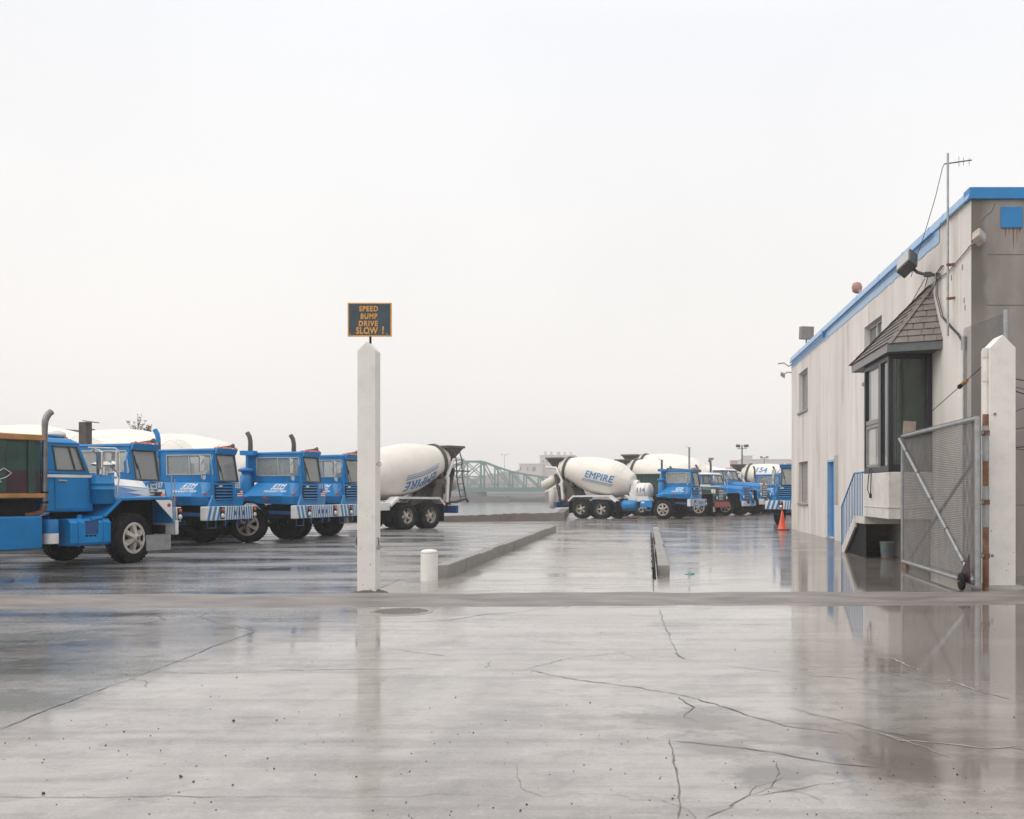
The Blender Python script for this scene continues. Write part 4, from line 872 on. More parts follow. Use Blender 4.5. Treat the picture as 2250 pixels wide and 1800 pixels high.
def gate():
    a = Vector((5.13, 15.62, 0)); b = Vector((5.27, 20.78, 0)); r = empty('mesh_gate', a); d = b-a; z0, z1 = .09, 2.74; rr = .036
    n = d.normalized()
    def bar(nm, p, q, rad=rr, mt='galv'):
        return MB().tube(p, q, rad, n=12).build(nm, M[mt], r)
    U = Vector((0, 0, 1))
    bar('frame_upright', U*z0, U*z1, .045); bar('frame_upright', d+U*z0, d+U*z1)
    bar('frame_rail', U*(z1-.03), d+U*(z1-.03)); bar('frame_rail', U*(z0+.03), d+U*(z0+.03))
    off = Vector((-.06, 0, 0)); bar('diagonal_brace', d+U*(z1-.08)+off, U*(z0+.08)+off, .034); 
    off = Vector((.06, 0, 0)); bar('back_brace', d*.93+U*(z0+.1)+off, d*.02+U*(z1-.55)+off, .03)
    for t in (.12, .3, .5, .7, .9):
        p = d.lerp(Vector((0, 0, 0)), t)+U*(z1-.08+(z0-z1+.16)*t)+Vector((-.06, 0, 0)); MB().lathe([(-.012, .038), (.012, .038)], p, -d+U*(z0-z1), 10).build('brace_tie', M['dark'], r)
    chain_link(Vector((.02, .04, 0)), d-n*.04+Vector((.02, 0, 0)), z0+.03, z1+.03, .062, .0036, M['wire'], r)
    # jockey wheel on its bracket
    w_ = MB().lathe([(-.03, .10), (-.03, .128), (-.02, .14), (.02, .14), (.03, .128), (.03, .10)], (-.16, .28, .142), (1, 0, 0), 22); w_.lathe([(-.035, .10), (.035, .10)], (-.16, .28, .142), (1, 0, 0), 16)
    w_.build('wheel', M['dark'], r, rot=None)
    MB().prism([(.05, .12), (.62, .16), (.10, .58)], lambda p, q, t: (t, p, q), -.105, -.09).build('wheel_bracket', M['maroon'], r)
    MB().tube((-.22, .28, .142), (-.08, .28, .142), .018, n=8).build('axle', M['rust'], r)
    MB().box(d+Vector((0, -.25, .04)), (.08, .3, .09)).build('drop_bolt', M['rust'], r)
    tag(r, 'tall galvanised chain link gate leaf with diagonal brace and wheel', 'gate')
    # hinge post
    h = empty('hinge_post', (5.37, 15.95, 0))
    for z, q, mt in ((0, .42, 'rust'), (.42, 1.0, 'rust'), (1.0, 1.65, 'galv'), (1.65, 2.05, 'rust'), (2.05, 2.62, 'galv'), (2.62, 2.80, 'rust')):
        MB().tube((0, 0, z), (0, 0, q-.002), .05 if mt == 'rust' else .055, n=14).build('pipe_section', M[mt], h)
    for z in (.55, 1.4, 2.5): MB().lathe([(-.04, .066), (.04, .066)], (0, 0, z), (0, 0, 1), 14).build('hinge_collar', M['rust'], h); MB().beam((-.03, -.02, z), (-.2, -.2, z), .03, .05).build('hinge_strap', M['galv'], h)
    tag(h, 'rusty galvanised hinge pipe between the gate and white post', 'post')
    f = empty('mesh_fence', (5.76, 18.3, 0))
    chain_link(Vector((0, 0, 0)), Vector((.20, -1.6, 0)), .05, 4.55, .062, .0036, M['wire'], f)
    MB().tube((.20, -1.6, 0), (.20, -1.6, 4.60), .04, n=12).build('fence_post', M['galv'], f); MB().lathe([(0, .046), (.05, .046)], (.2, -1.6, 4.38), (0, 0, 1), 12).build('post_band', M['galv'], f)
    MB().tube((0, 0, 0), (0, 0, 4.2), .02, n=8).build('edge_wire', M['galv'], f)
    tag(f, 'narrow tall chain link panel closing the gap to the office', 'fence')
    c = empty('turnbuckle_cable', (5.4, 16.3, 3.5)); p0 = at(2046, 905, 20.4); p1 = at(2156, 808, 16.4); o = Vector(c.location)
    MB().tube(p0-o, p1-o, .007, n=6).build('wire', M['dark'], c); q = p0.lerp(p1, .62)-o; q2 = p0.lerp(p1, .78)-o
    MB().tube(q, q.lerp(q2, .35), .045, .03, n=8).build('turnbuckle', M['dark'], c); MB().tube(q.lerp(q2, .45), q.lerp(q2, .8), .04, n=8).build('insulator', M['ochre'], c)
    tag(c, 'taut black wire with an ochre insulator above the gate', 'cable')
    b = empty('barbed_wire_coil', (6.2, 16.7, 2.4)); m = MB()
    for k in range(2): m.path([(.35*math.cos(t)+.1*k, .1*math.sin(t*2), .4+.42*math.sin(t)-.35*k+t*.05) for t in [i*.35 for i in range(22)]], .006, 5)
    m.path([(-.1, 0, 1.05), (.3, .0, .98), (.8, .05, .88)], .01, 5); m.path([(-.1, 0, .85), (.3, .0, .72), (.7, .05, .5)], .01, 5); m.path([(-.1, 0, -.1), (.4, 0, -.05), (.9, 0, -.1)], .01, 5)
    m.build('wire', M['cable'], b); tag(b, 'loose dark wire loops hanging behind the broad white post', 'wire')
gate()

# ------------------------------------------------------------------ trucks (local: x forward, y to the driver's left, z up; origin under the front axle)
def wheel(root, x, y, kind='front', steer=0, r=.55, wd=.28):
    side = -1 if y < 0 else 1
    def ty():
        m = MB(); h = wd/2
        pr = [(-h*.80, .30), (-h*.96, .34), (-h, .42), (-h*.97, .49), (-h*.86, .53), (-h*.78, .548), (-h*.45, .552), (-h*.43, .538), (-h*.33, .538), (-h*.31, .552), (h*.31, .552), (h*.33, .538), (h*.43, .538), (h*.45, .552), (h*.78, .548), (h*.86, .53), (h*.97, .49), (h, .42), (h*.96, .34), (h*.8, .30)]
        m.lathe([(a, b*r/.55) for a, b in pr], (0, 0, 0), (0, 1, 0), 36, caps=False)
        for k in range(36):                        # shoulder lugs
            g = 2*math.pi*k/36
            for e in (-1, 1): m.box((r*.972*math.cos(g), e*h*.80, r*.972*math.sin(g)), (.035, h*.34, .05), rot=(0, -g, 0))
        return m.mesh('wheel')
    def rim_front():
        m = MB(); m.lathe([(-.10, .25), (-.115, .295), (-.10, .31), (-.04, .315)], (0, 0, 0), (0, 1, 0), 30, caps=False)
        m.lathe([(-.02, .30), (-.03, .02)], (0, 0, 0), (0, 1, 0), 20, mi=1, caps=False)
        for k in range(6):
            g = 2*math.pi*k/6; c, s = math.cos(g), math.sin(g)
            pt = lambda rr, t, yy: Vector((rr*c-t*s, yy, rr*s+t*c))
            m.hexa([pt(.06, -.035, -.03), pt(.06, -.03, -.16), pt(.06, .035, -.03), pt(.06, .03, -.16), pt(.27, -.055, -.03), pt(.27, -.045, -.10), pt(.27, .055, -.03), pt(.27, .045, -.10)])
            m.tube(pt(.245, 0, -.09), pt(.245, 0, -.125), .02, n=6, mi=0)
        m.lathe([(-.03, .085), (-.17, .075), (-.20, .06), (-.205, .001)], (0, 0, 0), (0, 1, 0), 16, caps=False); m.lathe([(-.206, .04), (-.22, .001)], (0, 0, 0), (0, 1, 0), 10, mi=2, caps=False)
        return m.mesh('rim')
    def rim_rear():
        m = MB(); m.lathe([(-.10, .27), (-.125, .30), (-.115, .315), (-.03, .315)], (0, 0, 0), (0, 1, 0), 30, caps=False)
        m.lathe([(-.10, .27), (.02, .255), (.07, .24)], (0, 0, 0), (0, 1, 0), 30, caps=False)
        m.lathe([(.05, .245), (.06, .02)], (0, 0, 0), (0, 1, 0), 20, mi=1, caps=False)
        for k in range(5):
            g = 2*math.pi*k/5+.3; c, s = math.cos(g), math.sin(g)
            pt = lambda rr, t, yy: Vector((rr*c-t*s, yy, rr*s+t*c))
            m.hexa([pt(.05, -.045, .06), pt(.05, -.04, -.04), pt(.05, .045, .06), pt(.05, .04, -.04), pt(.25, -.05, .06), pt(.25, -.045, -.01), pt(.25, .05, .06), pt(.25, .045, -.01)])
        m.lathe([(.05, .10), (-.06, .09), (-.09, .06), (-.095, .001)], (0, 0, 0), (0, 1, 0), 14, caps=False)
        return m.mesh('rim')
    o = link('wheel', cached(('ty', r, wd), ty), M['tyre'], root, loc=(x, y, r), rot=(0, R(random.uniform(0, 60)), R(steer)+(math.pi if side > 0 else 0)))
    link('rim', cached('rf' if kind == 'front' else 'rr', rim_front if kind == 'front' else rim_rear), [M['rim'], M['black'], M['rust']], o, rot=None, loc=(0, -wd*.5+.11 if kind == 'front' else -wd*.5+.13, 0)).scale = (1.13, 1, 1.13)
    return o
def axle_set(root, steer=0, rear=(-3.9, -5.25), yo=1.08):
    for s in (-1, 1): wheel(root, 0, s*yo, 'front', steer)
    for x in rear:
        for s in (-1, 1):
            wheel(root, x, s*1.10, 'rear', 0, wd=.26); link('inner_wheel', CACHE[('ty', .55, .26)], M['tyre'], root, loc=(x, s*.78, .55))
        MB().tube((x, -.95, .55), (x, .95, .55), .09, n=8).lathe([(-.2, .05), (-.12, .2), (.12, .2), (.2, .05)], (x, 0, .55), (0, 1, 0), 12).build('axle', M['dark'], root)
    MB().tube((0, -.9, .5), (0, .9, .5), .06, n=8).build('axle', M['dark'], root)

FA = Vector((-2.45, 0, 2.02)); RA = Vector((-6.8, 0, 2.93)); AX = (RA-FA).normalized(); SD = Vector((0, -1, 0)); UPV = Vector((-AX.z, 0, AX.x)); UPV = UPV if UPV.z > 0 else -UPV
PROF = [(0, .50), (.04, .56), (.10, .60), (.80, .985), (.95, 1.04), (1.35, 1.095), (2.35, 1.095), (2.7, 1.06), (3.3, .945), (4.28, .70), (4.30, .70)]
def drad(t):
    for (a, ra), (b, rb) in zip(PROF, PROF[1:]):
        if a <= t <= b: return ra+(rb-ra)*(t-a)/max(1e-6, b-a)
    return PROF[-1][1]
def dpt(t, phi, off=.006, side=-1):
    q = drad(t)+off; return FA+AX*t+(Vector((0, side, 0))*math.cos(phi)+UPV*math.sin(phi))*q
def drum_text(root, t0, ph0, size, side=-1, flip=False, txt='EMPIRE', mtl='lblue', lines=3):
    vs, fs = bold(*text_mesh(txt, size, .18 if lines else 0, 0, 1.06), size*.030); hw = max(v[0] for v in vs)
    for k in range(lines):                        # speed lines under the word
        y = -size*.47-k*size*.13; h = size*(.06-.014*k); x0 = -hw*1.02-k*.04; x1 = hw*.98-k*.04; b = len(vs)
        vs += [(x0, y, 0), (x1, y, 0), (x1-.02, y-h, 0), (x0-.02, y-h, 0)]; fs.append((b, b+1, b+2, b+3))
    vs, fs = fine(vs, fs, .10, 5); out = []
    for x, y, l in vs:
        if flip: x, y = -x, -y
        t = t0+(-x if side < 0 else x); q = drad(t); out.append(dpt(t, ph0+y/q, .008+l, side))
    return MB().add(out, fs).build('lettering', M[mtl], root)
def mixer_body(root, txt=None, tank='', lad=True, detail=True, dm='cream', cluth=True):
    def dm_():
        m = MB(); m.lathe(PROF, FA, AX, 48, caps=True)
        return m.mesh('drum')
    dr = link('drum', cached('drum', dm_), M[dm], root)
    def ring():
        m = MB(); m.lathe([(4.26, .70), (4.26, .775), (4.40, .775), (4.40, .69)], FA, AX, 40, caps=False); return m.mesh('track_ring')
    link('track_ring', cached('ring', ring), M['grime'], dr)
    def coll():
        m = MB(); m.lathe([(4.40, .69), (4.80, .56), (4.82, .50), (4.7, .48)], FA, AX, 32, caps=False); return m.mesh('drum_mouth')
    link('drum_mouth', cached('mouth', coll), M[dm], dr)
    def hatch():
        m = MB(); n = 8; c = []
        for i in range(n+1): c.append((.55, R(38)+R(34)*i/n))
        for i in range(5): c.append((.55+.5*(i+1)/5, R(72)))
        for i in range(n): c.append((1.05, R(72)-R(34)*(i+1)/n))
        for i in range(5): c.append((1.05-.5*(i+1)/5, R(38)))
        for t, ph in c[::1]:
            p = dpt(t, ph, 0); m.lathe([(-.005, .013), (.012, .009)], p, (p-FA-AX*t), 6)
        return m.mesh('hatch_bolts')
    tag(link('hatch_bolts', cached('hatch', hatch), M['grime'], dr), kind='stuff')
    def seam():
        m = MB()
        for ph in (R(12),):
            pts = [dpt(t, ph+.12*t, .002) for t in [.1+i*.105 for i in range(40)]]; m.path(pts, .007, 4)
        for t in (.95, 1.35, 2.35, 3.3): m.lathe([(t-.006, drad(t)+.003), (t+.006, drad(t)+.003)], FA, AX, 40, caps=False)
        return m.mesh('weld_seam')
    link('weld_seam', cached('seam', seam), M[dm], dr)
    if txt: drum_text(dr, *txt)
    # chassis
    def fr():
        m = MB()
        for s in (-1, 1): m.bb(-7.05, 1.35, s*.42-.05, s*.42+.05, .74, 1.0)
        for x in (-6.9, -4.6, -3, -1.5, .6): m.bb(x-.06, x+.06, -.37, .37, .78, .97)
        m.bb(-7.1, -6.95, -1.05, 1.05, .62, .95)
        return m.mesh('chassis')
    link('chassis', cached('chassis', fr), M['blue2'], root)
    # pedestals
    def fp():
        m = MB(); m.prism([(-2.55, 1.0), (-1.9, 1.0), (-2.0, 1.9), (-2.35, 1.9)], lambda a, b, t: (a, t, b), -.4, .4); m.lathe([(0, .28), (.35, .25)], FA-AX*.35, AX, 16); return m.mesh('front_pedestal')
    link('front_pedestal', cached('fped', fp), M['white'], root)
    def rp():
        m = MB()
        for s in (-1, 1):
            m.prism([(-6.2, 1.0), (-5.75, 1.0), (-6.25, 2.1), (-6.62, 2.1)], lambda a, b, t: (a, s*.62+t, b), -.06, .06)
            m.prism([(-7.05, .98), (-6.85, .98), (-6.42, 2.2), (-6.62, 2.2)], lambda a, b, t: (a, s*.62+t, b), -.06, .06)
            m.lathe([(-.06, .13), (.06, .13)], (-6.55, s*.48, 2.27), AX, 14)
        m.bb(-6.75, -6.15, -.55, .55, 1.0, 1.75); m.lathe([(0, .2), (.5, .2)], (-6.95, -.25, 1.75), (0, 1, 0), 12); m.bb(-7.2, -6.75, -.45, .45, 1.95, 2.35); m.beam((-7.0, -.5, 1.1), (-7.35, -.5, 2.6), .12, .16); m.beam((-7.0, .5, 1.1), (-7.35, .5, 2.6), .12, .16)
        m.bb(-6.7, -6.1, -.7, .7, 1.9, 2.1); m.prism([(-6.6, 1.3), (-6.0, 1.02), (-5.5, 1.02), (-6.3, 1.95)], lambda a, b, t: (a, t, b), -.3, .3)
        return m.mesh('rear_pedestal')
    link('rear_pedestal', cached('rped', rp), M['grime'], root)
    def hop():
        m = MB(); n = 4
        m.add([(-7.95, -.62, 3.55), (-6.95, -.62, 3.58), (-6.95, .62, 3.58), (-7.95, .62, 3.55), (-7.55, -.2, 2.88), (-7.15, -.2, 2.95), (-7.15, .2, 2.95), (-7.55, .2, 2.88)], [(0, 1, 5, 4), (1, 2, 6, 5), (2, 3, 7, 6), (3, 0, 4, 7)])
        m.bb(-7.97, -6.93, -.65, -.6, 3.5, 3.6); m.bb(-7.97, -6.93, .6, .65, 3.5, 3.6); m.bb(-8, -7.94, -.6, .6, 3.5, 3.59); m.bb(-6.96, -6.91, -.6, .6, 3.5, 3.6)
        return m.mesh('charge_hopper')
    link('charge_hopper', cached('hop', hop), M['grime'], root)
    def brk():
        m = MB()
        for s in (-1, 1):
            m.path([(-6.75, s*.66, 2.1), (-6.95, s*.7, 2.55), (-7.2, s*.68, 2.98), (-7.9, s*.62, 3.02)], .07, 6)
            m.beam((-6.72, s*.66, 1.1), (-6.8, s*.66, 2.2), .14, .2)
        m.beam((-7.9, -.62, 3.02), (-7.9, .62, 3.02), .1, .14)
        return m.mesh('hopper_frame')
    link('hopper_frame', cached('brk', brk), M['white'], root)
    def chute():
        m = MB(); p = Vector((-7.35, -.1, 2.50)); q = Vector((-8.25, -.35, 1.86)); d = q-p
        m.lathe([(0, .16), (.25, .27), (d.length, .31), (d.length, .27), (.3, .23), (.1, .1)], p, d, 18, caps=False); return m.mesh('chute')
    c = link('chute', cached('chute', chute), M['cream'], root)
    def chute2():
        m = MB(); m.beam((-6.95, -.5, 2.05), (-8.05, -.5, 1.55), .07, .1); m.beam((-7.1, 0, 1.2), (-7.6, -.1, 2.3), .12, .12); return m.mesh('chute_strut')
    link('chute_strut', cached('chute2', chute2), M['white'], c)
    def chute3():
        m = MB(); m.lathe([(0, .05), (.03, .17), (1.1, .21), (1.18, .19)], (-7.30, -.98, .55), (0, .02, 1), 16); return m.mesh('spare_chute')
    link('spare_chute', cached('chute3', chute3), M['cream'], root)
    # fenders
    for s in (-1, 1):
        def fen(s=s):
            m = MB(); prof = [(-6.05, 1.05), (-5.75, 1.33), (-3.42, 1.36), (-2.95, 1.02)]
            for a, b in zip(prof, prof[1:]):
                n = Vector((-(b[1]-a[1]), 0, b[0]-a[0])).normalized()*.05
                m.hexa([Vector((a[0], s*.72, a[1]))-n, Vector((a[0], s*.72, a[1])), Vector((a[0], s*1.25, a[1]))-n, Vector((a[0], s*1.25, a[1])), Vector((b[0], s*.72, b[1]))-n, Vector((b[0], s*.72, b[1])), Vector((b[0], s*1.25, b[1]))-n, Vector((b[0], s*1.25, b[1]))])
                p = [Vector((e[0], s*1.235, e[1])) for e in (a, b)]; m.beam(p[0]+Vector((0, 0, -.045)), p[1]+Vector((0, 0, -.045)), .03, .09)
            return m.mesh('rear_fender')
        f = link('rear_fender', cached('fen%d' % s, fen), M['white'], root)
        MB().bb(-6.03, -6.0, s*.75, s*1.22, .30, 1.05).build('mud_flap', M['black'], f)
        MB().bb(-2.98, -2.95, s*.75, s*1.22, .28, 1.02).build('mud_flap', M['black'], f)
        MB().bb(-6.16, -6.1, s*1.10, s*1.20, .95, 1.15).build('tail_light', M['red'], f)
    # tanks
    MB().lathe([(0, .05), (.02, .26), (.06, .30), (.84, .30), (.88, .26), (.90, .05)], (-2.62, -.93, .77), (1, 0, 0), 20).build('fuel_tank', M['blue'], root)
    b = MB().bb(-1.42, -.68, -1.18, -.62, .68, 1.06).build('battery_box', M['blue'], root, .012); MB().path([(-1.05, -1.16, .68), (-1.05, -1.16, .5), (-.75, -1.16, .5), (-.75, -1.16, .68)], .02, 6).build('step', M['blue'], b)
    MB().bb(-1.35, -1.15, -1.185, -1.18, .90, 1.0).build('data_plate', M['white'], b)
    wt = MB().lathe([(0, .02), (.03, .30), (.09, .40), (.16, .44), (.80, .44), (.87, .40), (.93, .30), (.96, .02)], (-1.90, -.62, 1.62), (1, .0, 0), 26).build('water_tank', M['cream'], root)
    MB().lathe([(.68, .445), (.70, .445)], (-1.90, -.62, 1.62), (1, 0, 0), 26, caps=False).build('tank_band', M['grime'], wt)
    MB().prism([(-1.95, 1.0), (-.95, 1.0), (-1.05, 1.3), (-1.85, 1.3)], lambda a, b_, t: (a, t, b_), -.95, -.35).build('tank_cradle', M['white'], wt)
    if tank:
        vs, fs = fine(*bold(*text_mesh(tank, .36, 0, 0, 1.1), .014), .08, 4); m = MB(); m.add([(-1.46+v[0], -.62-(.447+v[2])*math.cos((v[1]+.03)/.447), 1.62+(.447+v[2])*math.sin((v[1]+.03)/.447)) for v in vs], fs); m.build('lettering', M['lblue'], wt)
    MB().path([(-2.25, -.9, 1.5), (-1.95, -1.1, 1.3), (-1.8, -1.1, 1.05)], .02, 6).build('hose', M['white'], root)
    MB().path([(-5.8, -.5, 1.5), (-5.5, -.62, 1.15), (-5.1, -.6, 1.25), (-4.8, -.55, 1.1)], .025, 6).build('hose', M['cable'], root)
    if lad:
        MB().bb(-3.0, -2.2, .74, 1.2, .80, 1.14).build('step_box', M['white'], root, .02)
        MB().lathe([(0, .05), (.04, .18), (.10, .21), (.62, .21), (.68, .18), (.72, .05)], (-2.2, 1.0, 1.30), (1, 0, 0), 18).build('air_reservoir', M['white'], root)
        l = empty('ladder'); l.parent = root; s = lad
        for dy in (-.0, .0):
            pass
        for x in (-7.55, -7.2): MB().path([(x-.25, s*.86, 1.25), (x, s*.86, 2.2), (x+.02, s*.86, 2.95), (x+.10, s*.80, 3.35), (x+.2, s*.7, 3.42)], .028, 6).build('ladder_rail', M['grime'], l)
        for k in range(6): z = 1.35+.28*k; xo = -.25*(1-(z-1.25)/.95) if z < 2.2 else 0; MB().tube((-7.55+xo, s*.86, z), (-7.2+xo, s*.86, z), .018, n=6).build('rung', M['grime'], l)
        MB().bb(-7.95, -7.1, s*.55, s*.95, 2.45, 2.5).build('platform', M['grime'], l)
        MB().path([(-7.9, s*.9, 1.1), (-7.8, s*.86, 1.25), (-7.2, s*.86, 1.12), (-6.9, s*.7, 1.1)], .06, 6).build('ladder_foot', M['grime'], l)

def fwd_cab(root, number='', steer=0, stacks=((-.35, .25, 3.05, 'stack', 'curve'),), cleaner=False, flag=True, mirror='grey', logo=True, slant=1, det=True, box=None):
    B = M['blue']
    def shroud():
        m = MB(); S = [(-.50, [(.60, 1.40), (.98, 1.37), (1.0, 1.28)]), (.02, [(.66, 1.84), (1.14, 1.43), (1.10, 1.20)]), (1.10, [(.66, 1.845), (1.12, 1.43), (1.02, 1.17)]), (1.34, [(.70, 1.84), (.92, 1.40), (.84, 1.16)]), (1.56, [(.66, 1.82), (.78, 1.42), (.72, 1.14)])]
        vs = []
        for x, pl in S: vs += [(x, -y, z) for y, z in pl]+[(x, y, z) for y, z in pl[::-1]]
        n = 6; fs = []
        for i in range(len(S)-1):
            for k in range(n): k2 = (k+1) % n; fs.append((n*i+k, n*i+k2, n*i+n+k2, n*i+n+k))
        fs += [tuple(range(n)), tuple(range(n*(len(S)-1), n*len(S)))[::-1]]
        m.add(vs, fs); return m.mesh('lower_body')
    lb = link('lower_body', cached('shroud', shroud), B, root, .012)
    for s in (-1, 1):
        def arch(s=s):
            m = MB(); m.lathe([(0, .66), (.42, .66)], (0, s*1.22 if s < 0 else .8, .62), (0, 1, 0), 14, caps=False, ph0=R(195), ph1=R(345)); return m.mesh('mudguard')
        def arch2(s=s):
            m = MB(); pts = [(.66*math.cos(t), .62+.66*math.sin(t)) for t in [R(8)+R(160)*i/12 for i in range(13)]]; y0, y1 = s*.80, s*1.22; vs = []
            for x, z in pts: vs += [(x, y0, z), (x, y1, z), (x*.97, y1, z-.02), (x*.97, y0, z-.02)]
            m.add(vs, [(4*i+k, 4*i+4+k, 4*i+4+(k+1) % 4, 4*i+(k+1) % 4) for i in range(12) for k in range(4)]); return m.mesh('mudguard')
        link('mudguard', cached('arch%d' % s, arch2), M['black'], root)
    MB().bb(.3, 1.45, -.6, .6, .75, 1.16).build('engine_underside', M['dark'], root)
    MB().beam((.1, -.9, .95), (1.4, -.95, .9), .06, .1).build('side_link', M['blue2'], root)
    # cab shell with real openings
    zt = 2.74; zb = 1.845; ya, yb = -.55, .45; xr = -.28; w_ = yb-ya; ym = (ya+yb)/2
    def shell():
        m = MB(); f = []
        a, b = (xr, ya, zb), (1.60, ya, zb); c, d = (1.46, ya, zt), (xr, ya, zt)
        f.append(m.frame([a, b, c, d], (.12, .24, .93, .87), .04))
        a2, b2, c2, d2 = (xr, yb, zb), (1.60, yb, zb), (1.46, yb, zt), (xr, yb, zt)
        f.append(m.frame([b2, a2, d2, c2], (.07, .24, .88, .87), .04))
        f.append(m.frame([(1.602, ya, zb), (1.602, yb, zb), (1.462, yb, zt), (1.462, ya, zt)], (.06, .03, .94, .88), .04))
        f.append(m.frame([(xr-.002, yb, zb), (xr-.002, ya, zb), (xr-.002, ya, zt), (xr-.002, yb, zt)], (.16, .28, .84, .80), .04))
        return m.mesh('cab'), f
    me, fs = cached('shell', shell); cab = link('cab', me, B, root, .008)
    for i, (c, n) in enumerate(fs):
        g = link('pane', cached('pane%d' % i, lambda: MB().pane(c, n, .006, .5).mesh('pane')), M['glass'], cab)
        def seal():
            m = MB(); c2 = [p-n*.05+n.normalized()*.004 for p in c]
            for a, b in zip(c2, c2[1:]+c2[:1]): m.beam(a, b, .028, .03, up=n)
            return m.mesh('seal')
        link('seal', cached('seal%d' % i, seal), M['seal'] if i > 1 else M['alu'], g)
        if i < 2:
            mid = lambda: MB().beam((c[0]+c[1])/2-n*.3, (c[2]+c[3])/2-n*.3, .035, .03, up=n).mesh('mullion')
            link('mullion', cached('mul%d' % i, mid), M['alu'], g)
    def roof():
        m = MB(); z = zt
        m.hexa([(xr-.04, ya-.03, z), (xr-.04, ya-.01, z+.05), (xr-.04, yb+.03, z), (xr-.04, yb+.01, z+.05), (1.50, ya-.03, z), (1.50, ya-.01, z+.075), (1.50, yb+.03, z), (1.50, yb+.01, z+.075)])
        m.hexa([(1.50, ya-.035, z-.09), (1.505, ya-.015, z+.07), (1.50, yb-.05, z-.09), (1.505, yb-.06, z+.07), (1.54, ya-.035, z-.10), (1.62, ya-.015, z+.08), (1.54, yb-.05, z-.10), (1.62, yb-.06, z+.08)])
        return m.mesh('roof')
    rf = link('roof', cached('roof', roof), B, cab, .01)
    def mk():
        m = MB()
        for y in (-.45, -.2, -.05, .1, .35): m.lathe([(0, .05), (.04, .045), (.06, .02)], (1.55, y, zt+.07), (0, 0, 1), 8)
        m.box((1.35, -.05, zt+.09), (.2, .4, .05)); return m.mesh('marker_light')
    link('marker_light', cached('mk', mk), M['orange'], rf)
    link('air_horn', cached('horn', lambda: MB().lathe([(0, .03), (.3, .035), (.42, .075)], (1.1, .3, zt+.13), (1, 0, .1), 10).mesh('air_horn')), M['stack'], rf)
    def intr():
        m = MB(); m.bb(.2, .6, -.40, .30, zb, zb+.22); m.bb(.18, .3, -.30, .20, zb+.2, zb+.55); m.lathe([(-.015, .18), (.015, .18)], (1.05, -.05, zb+.30), (-.5, 0, .8), 16); m.bb(1.3, 1.5, -.48, .38, zb, zb+.12); return m.mesh('interior')
    link('interior', cached('intr', intr), M['seat'], cab)
    def wipe():
        m = MB(); m.path([(1.585, -.28, zb+.06), (1.535, -.36, zb+.45)], .008, 5); m.path([(1.545, -.36, zb+.30), (1.50, -.44, zb+.66)], .012, 5); return m.mesh('wiper')
    link('wiper', cached('wipe', wipe), M['black'], cab)
    MB().bb(1.52, 1.545, .20, .36, zb+.08, zb+.17).build('paper', M['white'], cab)
    # grille and badges
    gx = lambda z, off: 1.56+off if z < 1.43 else 1.56+off
    gr = link('grille', cached('grb', lambda: MB().bb(1.54, 1.573, -.66, .16, 1.30, 1.76).mesh('grille')), M['black'], lb)
    def louv():
        m = MB()
        for k in range(5): m.box((1.585, -.25, 1.335+.088*k), (.05, .80, .03), rot=(0, R(-20), 0))
        for k in range(5): m.box((1.50, -.70, 1.335+.088*k), (.12, .05, .03))
        m.box((1.585, -.25, 1.77), (.05, .84, .03)); m.box((1.585, -.25, 1.285), (.05, .84, .025)); m.box((1.585, .17, 1.53), (.045, .03, .47)); return m.mesh('louvre')
    link('louvre', cached('louv', louv), B, gr)
    link('badge', cached('badge', lambda: MB().box((1.60, -.45, 1.73), (.02, .17, .085)).mesh('badge')), M['chrome'], gr)
    if logo:
        def lg():
            m = MB(); fn = lambda a, b: (.58+a, -1.135+(b+.02)*0+.43*(0), 0)
            # sloping upper side panel from (y .66,z 1.845) to (y 1.13,z 1.43)
            O_ = Vector((.80, -.895, 1.625)); u = Vector((1, 0, 0)); v = Vector((0, .475, .413)).normalized(); nn = Vector((0, -.413, .475)).normalized()
            for tx, sz, cx, cy, sh, of in (('ETM', .21, .04, .165, .25, .008), ('EMPIRE', .13, .03, .02, .15, .005), ('TRANSIT MIX', .12, .0, -.10, .15, .005)):
                vs, fs_ = bold(*text_mesh(tx, sz, sh, 0, 1.08), of); m.add([O_+u*(q[0]+cx)+v*(q[1]+cy)+nn*(.008+q[2]) for q in vs], fs_)
            for k in range(1):
                p = [O_+u*(x+.06)+v*y+nn*.008 for x, y in ((-.17, .268), (.21, .268), (.21, .285), (-.17, .285))]; m.add(p, [(0, 1, 2, 3)])
            return m.mesh('lettering')
        link('lettering', cached('logo', lg), M['lint'], lb)
    if number:
        vs, fs_ = bold(*text_mesh(number, .2), .008); m = MB(); m.add([(1.569+q[2], .42+q[0], 1.73+q[1]) for q in vs], fs_); m.build('lettering', M['lint'], lb)
    if flag:
        def fl():
            m = MB(); x = 1.568
            for k in range(7): m.add([(x, .42, 1.40+k*.03), (x, .70, 1.40+k*.03), (x, .70, 1.43+k*.03), (x, .42, 1.43+k*.03)], [(0, 1, 2, 3)], k % 2)
            m.add([(x+.003, .42, 1.52), (x+.003, .54, 1.52), (x+.003, .54, 1.61), (x+.003, .42, 1.61)], [(0, 1, 2, 3)], 2); return m.mesh('flag_decal')
        link('flag_decal', cached('flag', fl), [M['flagred'], M['lint'], M['flagblue']], lb)
    else: MB().bb(1.56, 1.575, .38, .66, 1.36, 1.62).build('door_plate', M['lint'], lb)
    for p in ((.62, -1.09, 1.30), (.55, -1.12, 1.36)): MB().lathe([(0, .045), (.03, .03)], p, (0, -1, -.2), 10).build('side_marker', M['red'], lb)
    MB().lathe([(0, .05), (.03, .03)], (1.38, -.86, 1.50), (.5, -.8, 0), 10).build('turn_lamp', M['orange'], lb)
